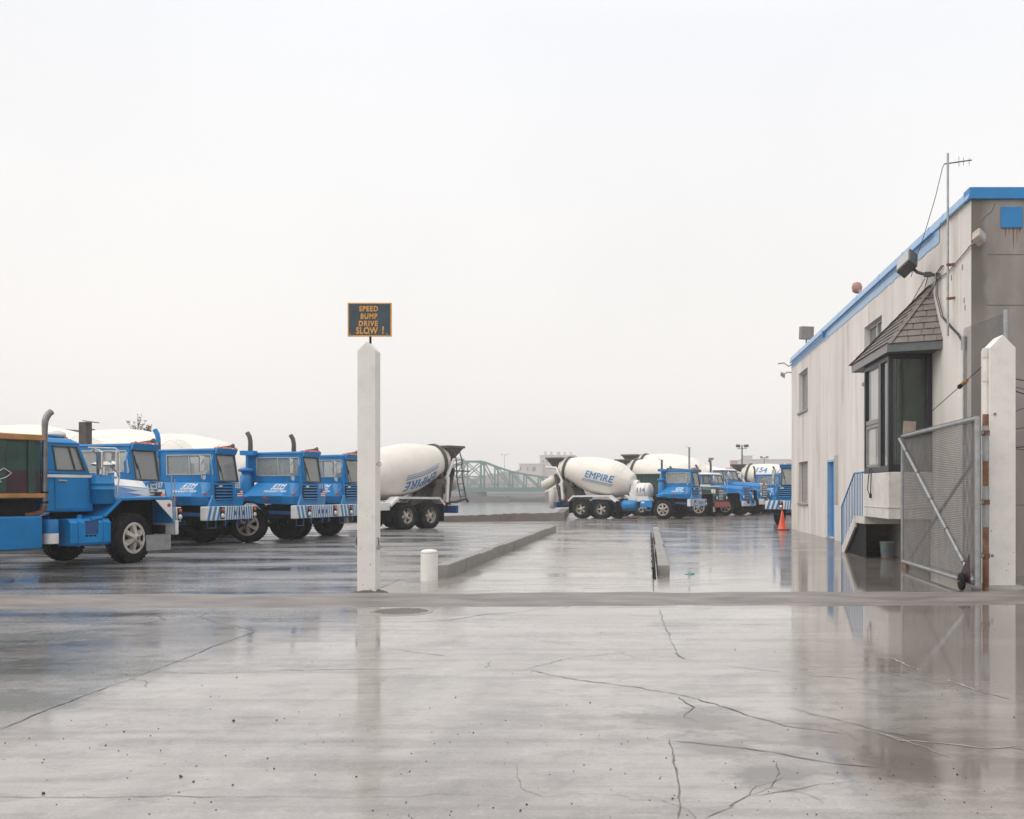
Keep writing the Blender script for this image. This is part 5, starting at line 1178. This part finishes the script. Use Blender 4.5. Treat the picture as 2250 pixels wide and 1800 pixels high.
    MB().lathe([(0, .03), (.02, .02)], (1.56, .25, 1.25), (1, 0, 0), 8).build('lamp', M['red'], lb)
    # bumper
    bm = link('bumper', cached('bump', lambda: MB().bb(1.50, 1.68, -1.25, 1.22, .74, 1.14).mesh('bumper')), M['offwhite'], root, .02)
    def stripes():
        m = MB(); x = 1.684; z0, z1 = .745, 1.135
        def st(y0, wd, sl): m.add([(x, y0, z0), (x, y0+wd, z0), (x, y0+wd+sl, z1), (x, y0+sl, z1)], [(0, 1, 2, 3)])
        for y in (-1.19, -.97, -.75): st(y-(.0 if slant > 0 else -.12), .115, .13*slant)
        y = -.31
        while y < .28: st(y, .055, .05*slant); y += .118
        y = .36
        while y < .98: st(y, .055, -.05*slant); y += .118
        return m.mesh('stripes')
    link('stripes', cached('str%d' % slant, stripes), M['lblue'], bm)
    for y in (.12, .34, .56): link('bumper_hole', cached('bh%.2f' % y, lambda: MB().add([(1.688, y+.05*math.cos(t), .94+.08*math.sin(t)) for t in [i*math.pi/8 for i in range(16)]], [tuple(range(16))]).mesh('bumper_hole')), M['blue2'], bm)
    for y in (-.48, 1.13):
        h = link('headlight', cached('hl%.2f' % y, lambda: MB().bb(1.655, 1.695, y-.095, y+.095, .775, 1.12).mesh('headlight')), M['black'], bm)
        link('headlamp', cached('ha%.2f' % y, lambda: MB().lathe([(0, .08), (.03, .06), (.04, .01)], (1.69, y, .87), (1, 0, 0), 14).mesh('headlamp')), M['lamp'], h)
        link('indicator', cached('hb%.2f' % y, lambda: MB().lathe([(0, .06), (.03, .045), (.04, .01)], (1.69, y, 1.04), (1, 0, 0), 12).mesh('indicator')), M['orange'], h)
    MB().path([(1.55, -1.0, .74), (1.55, -1.0, .52), (1.55, -.6, .52), (1.55, -.6, .74)], .02, 6).build('bumper_step', M['blue2'], bm)
    for y in (.9, .5, -.2): MB().bb(1.56, 1.6, y-.03, y+.03, .58, .74).build('tow_bracket', M['blue2'], bm)
    # gusset and mirror post
    def gus():
        m = MB(); m.prism([(-1.02, 1.14), (-.62, 1.14), (-.80, 1.50)], lambda a, b, t: (t, a, b), 1.58, 1.62); m.beam((1.60, -.80, 1.4), (1.54, -.83, 2.35), .045, .045); m.beam((1.54, -.83, 2.3), (1.44, -.58, 2.6), .03, .03); m.beam((1.55, -.83, 2.05), (1.38, -.92, 2.05), .03, .03); return m.mesh('mirror_post')
    mp = link('mirror_post', cached('gus', gus), B, root)
    MB().bb(1.30, 1.36, -1.02, -.84, 2.12, 2.58).build('mirror', M['chrome'] if mirror == 'grey' else M['black'], mp, .012)
    MB().lathe([(0, .095), (.04, .07)], (1.40, -.93, 1.99), (-1, 0, 0), 14).build('round_mirror', M['chrome'], mp)
    # stacks and air cleaner
    for x, y, zt_, mt, kind in stacks:
        m = MB()
        if kind == 'curve': m.path([(x, y, 1.6), (x, y, zt_-.42), (x, y, zt_-.3), (x-.03, y, zt_-.15), (x-.11, y, zt_-.02)], .07, 12)
        else: m.tube((x, y, 1.6), (x, y, zt_), .06, n=10); m.box((x-.06, y, zt_+.02), (.26, .12, .02), rot=(0, R(12), 0))
        ex = m.build('exhaust_stack', M[mt], root)
        MB().lathe([(1.65, .12), (2.55, .12)], (x, y, 0), (0, 0, 1), 14).build('heat_shield', M['galv'], ex)
        if kind == 'curve': MB().lathe([(0, .073), (.2, .073)], (x, y, zt_-.62), (0, 0, 1), 12).build('clamp', M['stack'], ex)
    if cleaner:
        MB().lathe([(1.30, .15), (1.34, .17), (2.05, .17), (2.08, .13), (2.17, .13), (2.19, .22), (2.25, .23), (2.29, .18), (2.31, .05)], (-.30, -.78, 0), (0, 0, 1), 18).build('air_cleaner', B, root)
        b = MB().beam((-.28, -.70, 1.9), (-.28, -.70, 2.80), .08, .12); b.bb(-.5, -.05, -.8, -.55, 2.70, 2.84); b.build('stack_bracket', B, root)
    if box:
        x, y, zt_ = box; m = MB(); m.box((x, y, (1.5+zt_)/2), (.22, .22, zt_-1.5)); m.box((x+.17, y, zt_+.01), (.36, .2, .02), rot=(0, R(8), 0)); m.build('square_exhaust', M['stack'], root)
def fwd_mixer(loc, head, label, number='', steer=0, group=None, body=None, **k):
    r = empty('mixer_truck', loc, (0, 0, head)); axle_set(r, steer); fwd_cab(r, number, steer, **k); mixer_body(r, **(body or {}))
    return tag(r, label, 'mixer truck', group or 'blue and cream mixer trucks parked in the yard')
def place(head, local, target):        # ground location of the origin so that the local point lands on target (x,y)
    c, s = math.cos(head), math.sin(head); return (target[0]-(local[0]*c-local[1]*s), target[1]-(local[0]*s+local[1]*c), 0)

hd = R(-11)
T = lambda x, y: place(hd, (1.68, -1.25), (x, y))
fwd_mixer(T(-13.3, 25.1), hd, 'blue half cab mixer truck with blue curved exhaust behind the dump truck', '107', -8, flag=False, mirror='black', body=dict(lad=0), stacks=(), box=(-.36, .05, 3.42))
fwd_mixer(T(-12.43, 28.1), hd, 'blue half cab mixer truck wearing number 103 and a flag decal', '103', 0, body=dict(lad=0), stacks=((-.50, -.35, 3.40, 'blue', 'curve'),), slant=1)
fwd_mixer(T(-10.69, 30.35), hd, 'blue half cab mixer truck wearing number 111 with round air cleaner', '111', 13, body=dict(lad=0), stacks=((-.42, -.35, 3.45, 'stack', 'curve'), (.45, .72, 3.42, 'stack', 'curve')), cleaner=True, slant=-1)
fwd_mixer(T(-10.17, 32.96), hd, 'blue half cab mixer truck half hidden by the white sign post', '112', 0, body=dict(lad=0), stacks=(), flag=False, slant=-1)
hr_ = R(-25)
fwd_mixer(place(hr_, (0, -1.22), (.79, 56.1)), hr_, 'cream drum mixer truck numbered 114 standing side on beyond the scale', '114', 4, body=dict(txt=(1.75, R(2), .56), tank='114', lad=0), stacks=((-.35, -.55, 3.35, 'stack', 'flat'), (.75, .85, 4.1, 'galv', 'flat')), cleaner=True, slant=-1)
# mixer seen from its left side, heading towards the gate
hw = math.atan2(-.848, -.53)
c_, s_ = math.cos(hw), math.sin(hw)
fwd_mixer(place(hw, (-5.25, 1.24), (-9.17, 42.3)), hw, 'cream drum mixer truck with upside down blue lettering behind the sign post', '109', 0, body=dict(txt=(2.55, R(-32), .62, 1, True), lad=1), stacks=((-.35, -.3, 2.9, 'stack', 'curve'),))
def conv_cab(root, body, roofm=None, fendm=None, hoodm=None, bump='stripes', grille='dark', steer=0, big=1.0, near=False, stack=True, tag_=''):
    B = M[body]; FM = M[fendm or body]; HM = M[hoodm or body]; RM = M[roofm or body]
    axle_set(root, steer)
    def fr():
        m = MB()
        for s in (-1, 1): m.bb(-7.05, 1.0, s*.42-.05, s*.42+.05, .74, 1.0)
        for x in (-6.9, -4.6, -3, -1.5, .6): m.bb(x-.06, x+.06, -.37, .37, .78, .97)
        return m.mesh('chassis')
    if near: link('chassis', cached('chassis2', fr), M['blue2'], root)
    # cab
    x0, x1, zb, zm, zt, yw = -1.87, -.80, 1.14, 1.93, 2.58, .95
    def low():
        m = MB(); m.hexa([(x0, -yw, zb), (x0, -yw+.02, zm), (x0, yw, zb), (x0, yw-.02, zm), (x1+.08, -yw, zb), (x1, -yw+.02, zm), (x1+.08, yw, zb), (x1, yw-.02, zm)]); return m.mesh('cab')
    cab = link('cab', cached('ccab', low).copy(), B, root, .05, seg=3)
    def sh():
        m = MB(); f = []; y = yw-.02; w2 = .12
        f.append(m.frame([(x0, -y, zm), (x1, -y, zm), (x1-.22, -y+.06, zt), (x0, -y+.06, zt)], (.30, .12, .90, .88), .04))
        f.append(m.frame([(x1, y, zm), (x0, y, zm), (x0, y-.06, zt), (x1-.22, y-.06, zt)], (.10, .12, .70, .88), .04))
        f.append(m.frame([(x1+.002, -y, zm), (x1+.002, y, zm), (x1-.218, y-.06, zt), (x1-.218, -y+.06, zt)], (.06, .08, .94, .90), .04))
        f.append(m.frame([(x0-.002, y, zm), (x0-.002, -y, zm), (x0-.002, -y+.06, zt), (x0-.002, y-.06, zt)], (.25, .2, .75, .8), .04))
        return m.mesh('cab_upper'), f
    me, fs = cached('csh', sh); up = link('cab_upper', me.copy(), B, cab, .01)
    for i, (c, n) in enumerate(fs):
        link('pane', cached('cpane%d' % i, lambda: MB().pane(c, n, .006, .5).mesh('pane')), M['glass'], cab)
        def seal():
            m = MB(); c2 = [p-n*.05+n.normalized()*.004 for p in c]
            for a, b in zip(c2, c2[1:]+c2[:1]): m.beam(a, b, .026, .03, up=n)
            return m.mesh('seal')
        link('seal', cached('cseal%d' % i, seal), M['seal'], cab)
        if i in (0, 2): link('mullion', cached('cmul%d' % i, lambda: MB().beam(c[0].lerp(c[1], .68 if i == 0 else .5)-n*.3, c[3].lerp(c[2], .68 if i == 0 else .5)-n*.3, .03, .03, up=n).mesh('mullion')), M['seal'], cab)
    link('roof', cached('croof', lambda: MB().hexa([(x0-.03, -yw+.03, zt-.02), (x0+.06, -yw+.16, zt+.10), (x0-.03, yw-.03, zt-.02), (x0+.06, yw-.16, zt+.10), (x1-.14, -yw+.03, zt-.02), (x1-.35, -yw+.16, zt+.10), (x1-.14, yw-.03, zt-.02), (x1-.35, yw-.16, zt+.10)]).mesh('roof')).copy(), RM, cab, .05, seg=3)
    link('interior', cached('cint', lambda: MB().bb(x0+.1, x0+.35, -.8, .8, zm-.1, zm+.4).bb(x1-.3, x1-.05, -.85, .85, zm-.1, zm+.12).mesh('interior')), M['seat'], cab)
    for s in (-1, 1):
        d = link('door', cached('cdoor%d' % s, lambda: MB().bb(-1.60, -.86, s*(yw-.005), s*(yw+.012), zb+.06, zm-.02).mesh('door')).copy(), B, cab, .012)
        link('door_handle', cached('chand%d' % s, lambda: MB().beam((-1.55, s*(yw+.03), 1.80), (-1.36, s*(yw+.03), 1.79), .025, .03).mesh('door_handle')), M['chrome'], d)
    m = MB()
    for k in range(5): m.lathe([(0, .045), (.05, .03)], (x1-.32, -.6+.3*k, zt+.09), (0, 0, 1), 8)
    m.build('marker_light', M['orange'], cab)
    # hood
    def hood():
        m = MB(); S = [(-.79, .70, 1.40, 1.90, .16), (-.2, .64, 1.40, 1.88, .16), (.92, .52, 1.40, 1.78, .14)]; vs = []
        for x, y, a, b, ch in S: vs += [(x, -y, a), (x, -y, b-ch), (x, -y+ch*1.1, b), (x, y-ch*1.1, b), (x, y, b-ch), (x, y, a)]
        m.add(vs, [(6*i+k, 6*i+6+k, 6*i+6+(k+1) % 6, 6*i+(k+1) % 6) for i in range(2) for k in range(6)]+[tuple(range(6)), tuple(range(12, 18))[::-1]]); return m.mesh('hood')
    hd_ = link('hood', cached('hood', hood).copy(), HM, root, .015)
    MB().bb(-.7, .85, -.45, .45, .85, 1.42).build('engine_bay', M['dark'], root)
    # grille
    gr = MB().bb(.90, 1.02, -.50, .50, .92, 1.80).build('grille', M['chrome'] if grille == 'chrome' else M['green'] if body == 'green' else B, hd_, .03, seg=2)
    MB().bb(1.0, 1.035, -.42, .42, .98, 1.70).build('grille_core', M['black'], gr)
    for k in range(7): MB().box((1.04, 0, 1.03+.10*k), (.03, .82, .032), rot=(0, R(-25), 0)).build('louvre', M['chrome'] if grille != 'blue' else B, gr)
    MB().lathe([(0, .10), (.02, .09)], (1.03, 0, 1.745), (1, 0, 0), 12).build('badge', M['redpaint'], gr)
    # fenders
    for s in (-1, 1):
        def fen(s=s):
            m = MB(); pr = [(-1.0, 1.02), (-.72, 1.06), (-.30, 1.44), (.90, 1.46), (1.02, 1.40), (1.04, .86)]
            for a, b in zip(pr, pr[1:]):
                n = Vector((-(b[1]-a[1]), 0, b[0]-a[0])).normalized()*.07
                if b[0] == 1.04: n = Vector((.05, 0, 0))
                y0, y1 = s*.56, s*1.24
                m.hexa([Vector((a[0], y0, a[1]))-n, Vector((a[0], y0, a[1])), Vector((a[0], y1, a[1]))-n, Vector((a[0], y1, a[1])), Vector((b[0], y0, b[1]))-n, Vector((b[0], y0, b[1])), Vector((b[0], y1, b[1]))-n, Vector((b[0], y1, b[1]))])
            return m.mesh('fender')
        f = link('fender', cached('cfen%d' % s, fen).copy(), FM, root, .02, seg=2)
        MB().bb(-.66, .98, s*.50, s*.56, .62, 1.36).build('inner_arch', M['black'], f)
        h = MB().lathe([(0, .12), (.10, .14), (.12, .12)], (1.0, s*.86, 1.16), (1, 0, 0), 16).build('headlight', FM, f)
        MB().lathe([(0, .105), (.03, .07), (.04, .01)], (1.115, s*.86, 1.16), (1, 0, 0), 14).build('headlamp', M['lamp'], h)
        MB().lathe([(0, .05), (.05, .03)], (.85, s*1.1, 1.47), (0, 0, 1), 10).build('indicator', M['orange'], f)
        MB().tube((1.0, s*1.2, 1.4), (1.0, s*1.2, 2.05), .012, n=6).build('marker_rod', M['galv'], f)
        pm = MB().path([(-.85, s*.93, 2.5), (-.75, s*1.15, 2.45), (-.72, s*1.2, 1.95), (-.82, s*.94, 1.8)], .016, 6).build('mirror_arm', M['chrome'], cab)
        MB().bb(-.80, -.75, s*1.10, s*1.28, 2.05, 2.42).build('mirror', M['chrome'], pm, .01)
    # bumper
    bm = MB().bb(1.08, 1.20, -1.2, 1.2, .58, .90).build('bumper', M['redpaint'] if bump == 'red' else M['offwhite'], root, .02)
    if bump == 'stripes':
        m = MB(); y = -1.15
        while y < 1.05: m.add([(1.204, y, .585), (1.204, y+.06, .585), (1.204, y+.16, .895), (1.204, y+.10, .895)], [(0, 1, 2, 3)]); y += .17 if y < -.1 else .09
        m.build('stripes', M['lblue'], bm)
    MB().bb(.95, 1.1, -.9, .9, .6, .8).build('front_crossmember', M['dark'], root)
    if stack:
        ex = MB().path([(-2.0, -.80, 1.2), (-2.0, -.80, 2.75), (-2.0, -.8, 2.9), (-2.03, -.8, 3.05), (-2.12, -.8, 3.17)], .065, 12).build('exhaust_stack', M['stack'], root)
    if stack: MB().lathe([(0, .05), (.02, .26), (.06, .30), (.84, .30), (.88, .26), (.90, .05)], (-1.9, -.93, .77), (1, 0, 0), 20).build('fuel_tank', B, root)
    return cab, hd_
def dump_body(root, side, rail, rib, canopy=None, zt=2.62):
    b = MB().bb(-7.0, -2.08, -1.18, 1.18, 1.42, 1.52).bb(-7.0, -2.08, -1.20, -1.12, 1.52, zt-.04).bb(-7.0, -2.08, 1.12, 1.20, 1.52, zt-.04).bb(-2.16, -2.07, -1.12, 1.12, 1.52, zt-.02).build('dump_box', M[side], root)
    for s in (-1, 1):
        MB().bb(-7.05, -2.03, s*1.12, s*1.28, zt-.04, zt+.08).build('top_rail', M[rail], b, .015); MB().bb(-7.05, -2.0, s*1.12, s*1.26, 1.44, 1.53).build('bottom_rail', M[rail], b, .012)
        for k in range(9):
            x = -2.2-.58*k; MB().bb(x-.14, x, s*1.2, s*1.25, 1.53, zt-.04).build('rib', M[rib], b, .015)
        MB().bb(-7.0, -2.1, s*1.2, s*1.215, 1.53, 1.98).build('kick_panel', M['maroon'], b)
    if canopy:
        MB().hexa([(-2.2, -1.15, zt), (-2.2, -1.15, zt+.45), (-2.2, 1.15, zt), (-2.2, 1.15, zt+.45), (-.75, -1.15, zt+.20), (-.75, -1.15, zt+.36), (-.75, 1.15, zt+.20), (-.75, 1.15, zt+.36)]).build('cab_shield', M[canopy], b, .02)
    return b
# foreground dump truck, seen from its right rear quarter
def big_dump():
    psi = R(25); head = math.pi/2-psi
    r = empty('dump_truck', place(head, (0, -1.22), (-11.27, 21.9)), (R(0), 0, head))
    cab, hood = conv_cab(r, 'blue', hoodm='bluesheen', steer=13, near=True, stack=False, bump='white')
    MB().bb(-4.2, -2.02, -.95, .95, 1.02, 1.41).build('shade_box', M['dark'], r); MB().bb(-4.2, -2.0, -.68, .68, .45, 1.02).build('under_shade_block', M['dark'], r)  # dark boxes added to give the shade below the dump box
    dump_body(r, 'green', 'ochre', 'green')
    MB().bb(-1.90, -.80, -.975, -.958, 1.86, 1.92).build('belt_stripe', M['white'], cab)
    # hood flash
    m = MB(); P = lambda x, z: (x, -(.66-.118*(x+.2)*.9)-.006, z)
    m.add([P(.0, 1.70), P(.9, 1.63), P(.9, 1.56), P(.52, 1.60)], [(0, 1, 2, 3)]); m.add([P(.9, 1.562), P(.9, 1.48), P(.74, 1.49), P(.34, 1.545), P(.6, 1.585)], [(0, 1, 2, 3, 4)]); m.add([P(.9, 1.482), P(.9, 1.41), P(.45, 1.44), P(.72, 1.485)], [(0, 1, 2, 3)])
    Q = lambda x, t: Vector((x, -(.64-.107*(x+.2))+.16*t, (1.72-.0714*(x+.2))+.155*t+.008)); m.add([Q(-.2, .0), Q(.9, .0), Q(.9, 1.0), Q(-.2, 1.0)], [(0, 1, 2, 3)])
    m.build('white_flash', M['white'], hood)
    g = MB().hexa([(.915, -.56, 1.40), (.915, -.50, 1.80), (.915, .56, 1.40), (.915, .50, 1.80), (1.22, -.52, 1.40), (1.08, -.40, 1.76), (1.22, .52, 1.40), (1.08, .40, 1.76)]).build('radiator_shell', M['white'], hood, .02)
    for k in range(4): MB().box((1.07, -.535+.02*k, 1.47+.085*k), (.28-.03*k, .03, .03)).build('shell_louvre', M['chrome'], g)
    MB().box((1.12, -.62, 1.50), (.12, .12, .12)).build('side_lamp', M['maroon'], g, .01)
    can = MB().lathe([(1.30, .20), (1.33, .235), (1.60, .235), (1.605, .245), (1.63, .245), (1.635, .235), (1.72, .235), (1.725, .245), (1.75, .245), (1.755, .235), (1.88, .235), (1.92, .20)], (-.58, -1.0, 0), (0, 0, 1), 24).build('air_cleaner', M['blue'], r)
    MB().tube((-.58, -1.0, 1.9), (-.58, -1.0, 2.12), .12, n=14).lathe([(0, .05), (.03, .26), (.07, .2), (.12, .08)], (-.58, -1.0, 2.10), (0, 0, 1), 18).build('intake_cap', M['chrome'], can)
    MB().path([(-.9, -1.02, 2.50), (-.4, -1.18, 2.50), (-.34, -1.2, 2.44), (-.32, -1.2, 1.9), (-.36, -1.15, 1.42)], .016, 8).build('mirror_bracket', M['chrome'], cab)
    MB().path([(-.85, -1.05, 2.46), (-.3, -1.1, 1.98), (.02, -.72, 1.86)], .018, 8).build('mirror_stay', M['chrome'], cab)
    MB().bb(-.46, -.40, -1.27, -1.13, 2.02, 2.44).build('west_coast_mirror', M['chrome'], cab, .012)
    MB().lathe([(0, .07), (.1, .09), (.32, .05), (.4, .03)], (-1.1, -.5, 2.76), (-1, -.1, .0), 12).build('air_horn', M['chrome'], cab)
    MB().bb(-1.75, -1.2, -.4, .5, 2.70, 2.74).build('roof_light_bar', M['chrome'], cab)
    ex = MB().path([(-1.98, -1.18, 1.28), (-1.97, -1.18, 2.72), (-1.97, -1.18, 2.90), (-1.955, -1.17, 2.99), (-1.92, -1.16, 3.07), (-1.87, -1.15, 3.14), (-1.81, -1.14, 3.18)], [.05, .052, .058, .062, .064, .065, .065], 14).build('exhaust_stack', M['exh'], r)
    MB().lathe([(0, .057), (.003, .001)], (-1.808, -1.14, 3.182), (.06, .01, .04), 14, caps=False).build('exhaust_mouth', M['black'], ex)
    MB().path([(-1.98, -1.16, 1.30), (-1.98, -1.15, 1.20), (-2.05, -1.05, 1.12), (-2.25, -1.0, 1.08)], .06, 10).build('exhaust_elbow', M['rust'], ex)
    for z in (1.55, 1.35): MB().lathe([(-.02, .075), (.02, .075)], (-1.98, -1.18, z), (0, 0, 1), 12).build('clamp', M['dark'], ex)
    # tanks and boxes along the chassis
    tk = MB().prism([(-.78, .52), (-.86, .44), (-1.22, .44), (-1.26, .5), (-1.26, .92), (-1.18, 1.0), (-.86, 1.0), (-.78, .92)], lambda a, b, t: (t, a, b), -1.48, -.56).build('side_tank', M['blue'], r, .02, seg=2)
    for x in (-1.28, -.72):
        MB().prism([(-.77, .50), (-.86, .425), (-1.23, .425), (-1.275, .5), (-1.275, .93), (-1.19, 1.012), (-.86, 1.012), (-.77, .93)], lambda a, b, t: (t, a, b), x-.03, x+.03).build('tank_strap', M['blue'], tk)
    for x in (-1.12, -1.03, -.94): MB().bb(x-.03, x+.03, -1.268, -1.255, .63, .66).build('step_hole', M['black'], tk)
    MB().bb(-1.15, -.86, -1.266, -1.20, .68, .96).build('step_recess', M['blue2'], tk)
    MB().tube((-1.1, -1.0, .98), (-1.1, -1.0, 1.08), .05, n=10).build('filler_cap', M['blue'], tk)
    MB().bb(-3.05, -2.05, -1.24, -.70, .42, 1.08).build('tool_box', M['blue'], r, .035, seg=3)
    a = MB().lathe([(.50, .13), (.52, .14), (.98, .14), (1.0, .13)], (-1.78, -1.08, 0), (0, 0, 1), 18).build('air_tank', M['blue'], r); MB().lathe([(.51, .145), (.72, .145)], (-1.78, -1.08, 0), (0, 0, 1), 18, caps=False).build('bare_patch', M['white'], a)
    # front fender valance: white corner with red lamp, mud flap
    v = MB().prism([(.55, 1.38), (1.02, 1.38), (1.02, .92)], lambda p, q, t: (p, t, q), -1.235, -1.22).build('fender_corner', M['white'], r); MB().lathe([(0, .045), (.02, .03)], (.90, -1.235, 1.26), (0, -1, 0), 12).build('red_lamp', M['red'], v)
    MB().bb(.38, 1.02, -1.15, -1.12, .25, .60).build('front_flap', M['galv'], r)
    MB().bb(.30, 1.0, -.60, -.57, .5, 1.35).build('inner_panel', M['black'], r)
    MB().tube((1.05, -1.24, .6), (1.05, -1.24, 1.85), .012, n=6).build('marker_rod', M['galv'], r)
    MB().path([(-2.95, -1.26, 1.95), (-2.85, -1.28, 2.02), (-2.7, -1.28, 1.93), (-2.8, -1.28, 1.85), (-2.95, -1.28, 1.80), (-2.9, -1.28, 1.75)], .008, 5).build('rope', M['white'], r)
    MB().tube((.1, -.52, 1.9), (.13, -.5, 2.0), .03, n=8).build('hood_ornament', M['chrome'], hood)
    tag(r, 'blue dump truck with green and ochre box and chrome exhaust', 'dump truck')
big_dump()
hr2 = R(-25)
def yard():
    loc = lambda c, s: place(hr2, (1.2*s, -1.2*s), c)
    r = empty('dump_truck', loc((4.2, 62.0), 1.0), (0, 0, hr2)); cab, hood = conv_cab(r, 'green', hoodm='green', bump='red', near=True, steer=18); dump_body(r, 'green', 'green', 'green', canopy='lampbox')
    MB().bb(-.75, .9, -.36, .36, 1.86, 1.93).build('white_hood_stripe', M['white'], hood); MB().bb(.62, .9, -.60, -.555, 1.42, 1.70).build('white_hood_panel', M['white'], hood)
    MB().bb(.98, 1.04, -1.22, -.95, .30, .62).build('front_flap', M['tan'], r)
    tag(r, 'dark green dump truck with red bumper beside the 114 mixer', 'dump truck')
    r = empty('mixer_truck', loc((6.1, 64.5), 1.05), (0, 0, hr2)); r.scale = (1.05, 1.05, 1.05); conv_cab(r, 'blue', roofm='white', grille='blue', steer=10); mixer_body(r, lad=0); tag(r, 'long nosed blue mixer truck with white cab roof beside the green truck', 'mixer truck', 'blue and cream mixer trucks parked in the yard')
    r = empty('mixer_truck', loc((7.53, 67.3), 1.18), (0, 0, hr2)); r.scale = (1.18, 1.18, 1.18); conv_cab(r, 'blue', roofm='white', grille='chrome', steer=0, bump='white'); mixer_body(r, lad=0); tag(r, 'tall long nosed blue mixer truck with chrome grille and white roof', 'mixer truck', 'blue and cream mixer trucks parked in the yard')
    fwd_mixer((8.2, 72.5, 0), hr2, 'blue half cab mixer truck whose cab shows above the chrome grille', '120', 0, body=dict(lad=0), stacks=((-.4, -.4, 3.4, 'stack', 'curve'), (.7, .8, 3.4, 'stack', 'curve')))
    fwd_mixer((13.6, 72.0, 0), hr2, 'mixer truck with blue 154 on its cream drum beside the office', '154', 0, body=dict(lad=0, txt=(3.2, R(30), .62, -1, False, '154', 'lblue', 0)), stacks=((-.4, -.4, 3.6, 'stack', 'flat'),))
    hD = math.atan2(-.90, -.43)
    fwd_mixer(place(hD, (1.68, -1.25), (5.42, 46.6)), hD, 'blue half cab mixer truck facing the cone behind the office corner', '118', 0, body=dict(lad=0), stacks=(), slant=1)
yard()
# ------------------------------------------------------------------ haze
hz = MB().bb(-420, 420, -25, 680, -4.2, 30).build('haze', None)
hz.data.materials.clear(); hm = bpy.data.materials.new('haze_air'); hm.use_nodes = True; nt = hm.node_tree; nt.nodes.clear()
o_ = nt.nodes.new('ShaderNodeOutputMaterial'); v_ = nt.nodes.new('ShaderNodeVolumePrincipled'); v_.inputs['Density'].default_value = .00115
v_.inputs['Color'].default_value = (.997, .994, .99, 1); v_.inputs['Anisotropy'].default_value = .72
nt.links.new(v_.outputs[0], o_.inputs['Volume']); hz.data.materials.append(hm); tag(hz, kind='stuff')
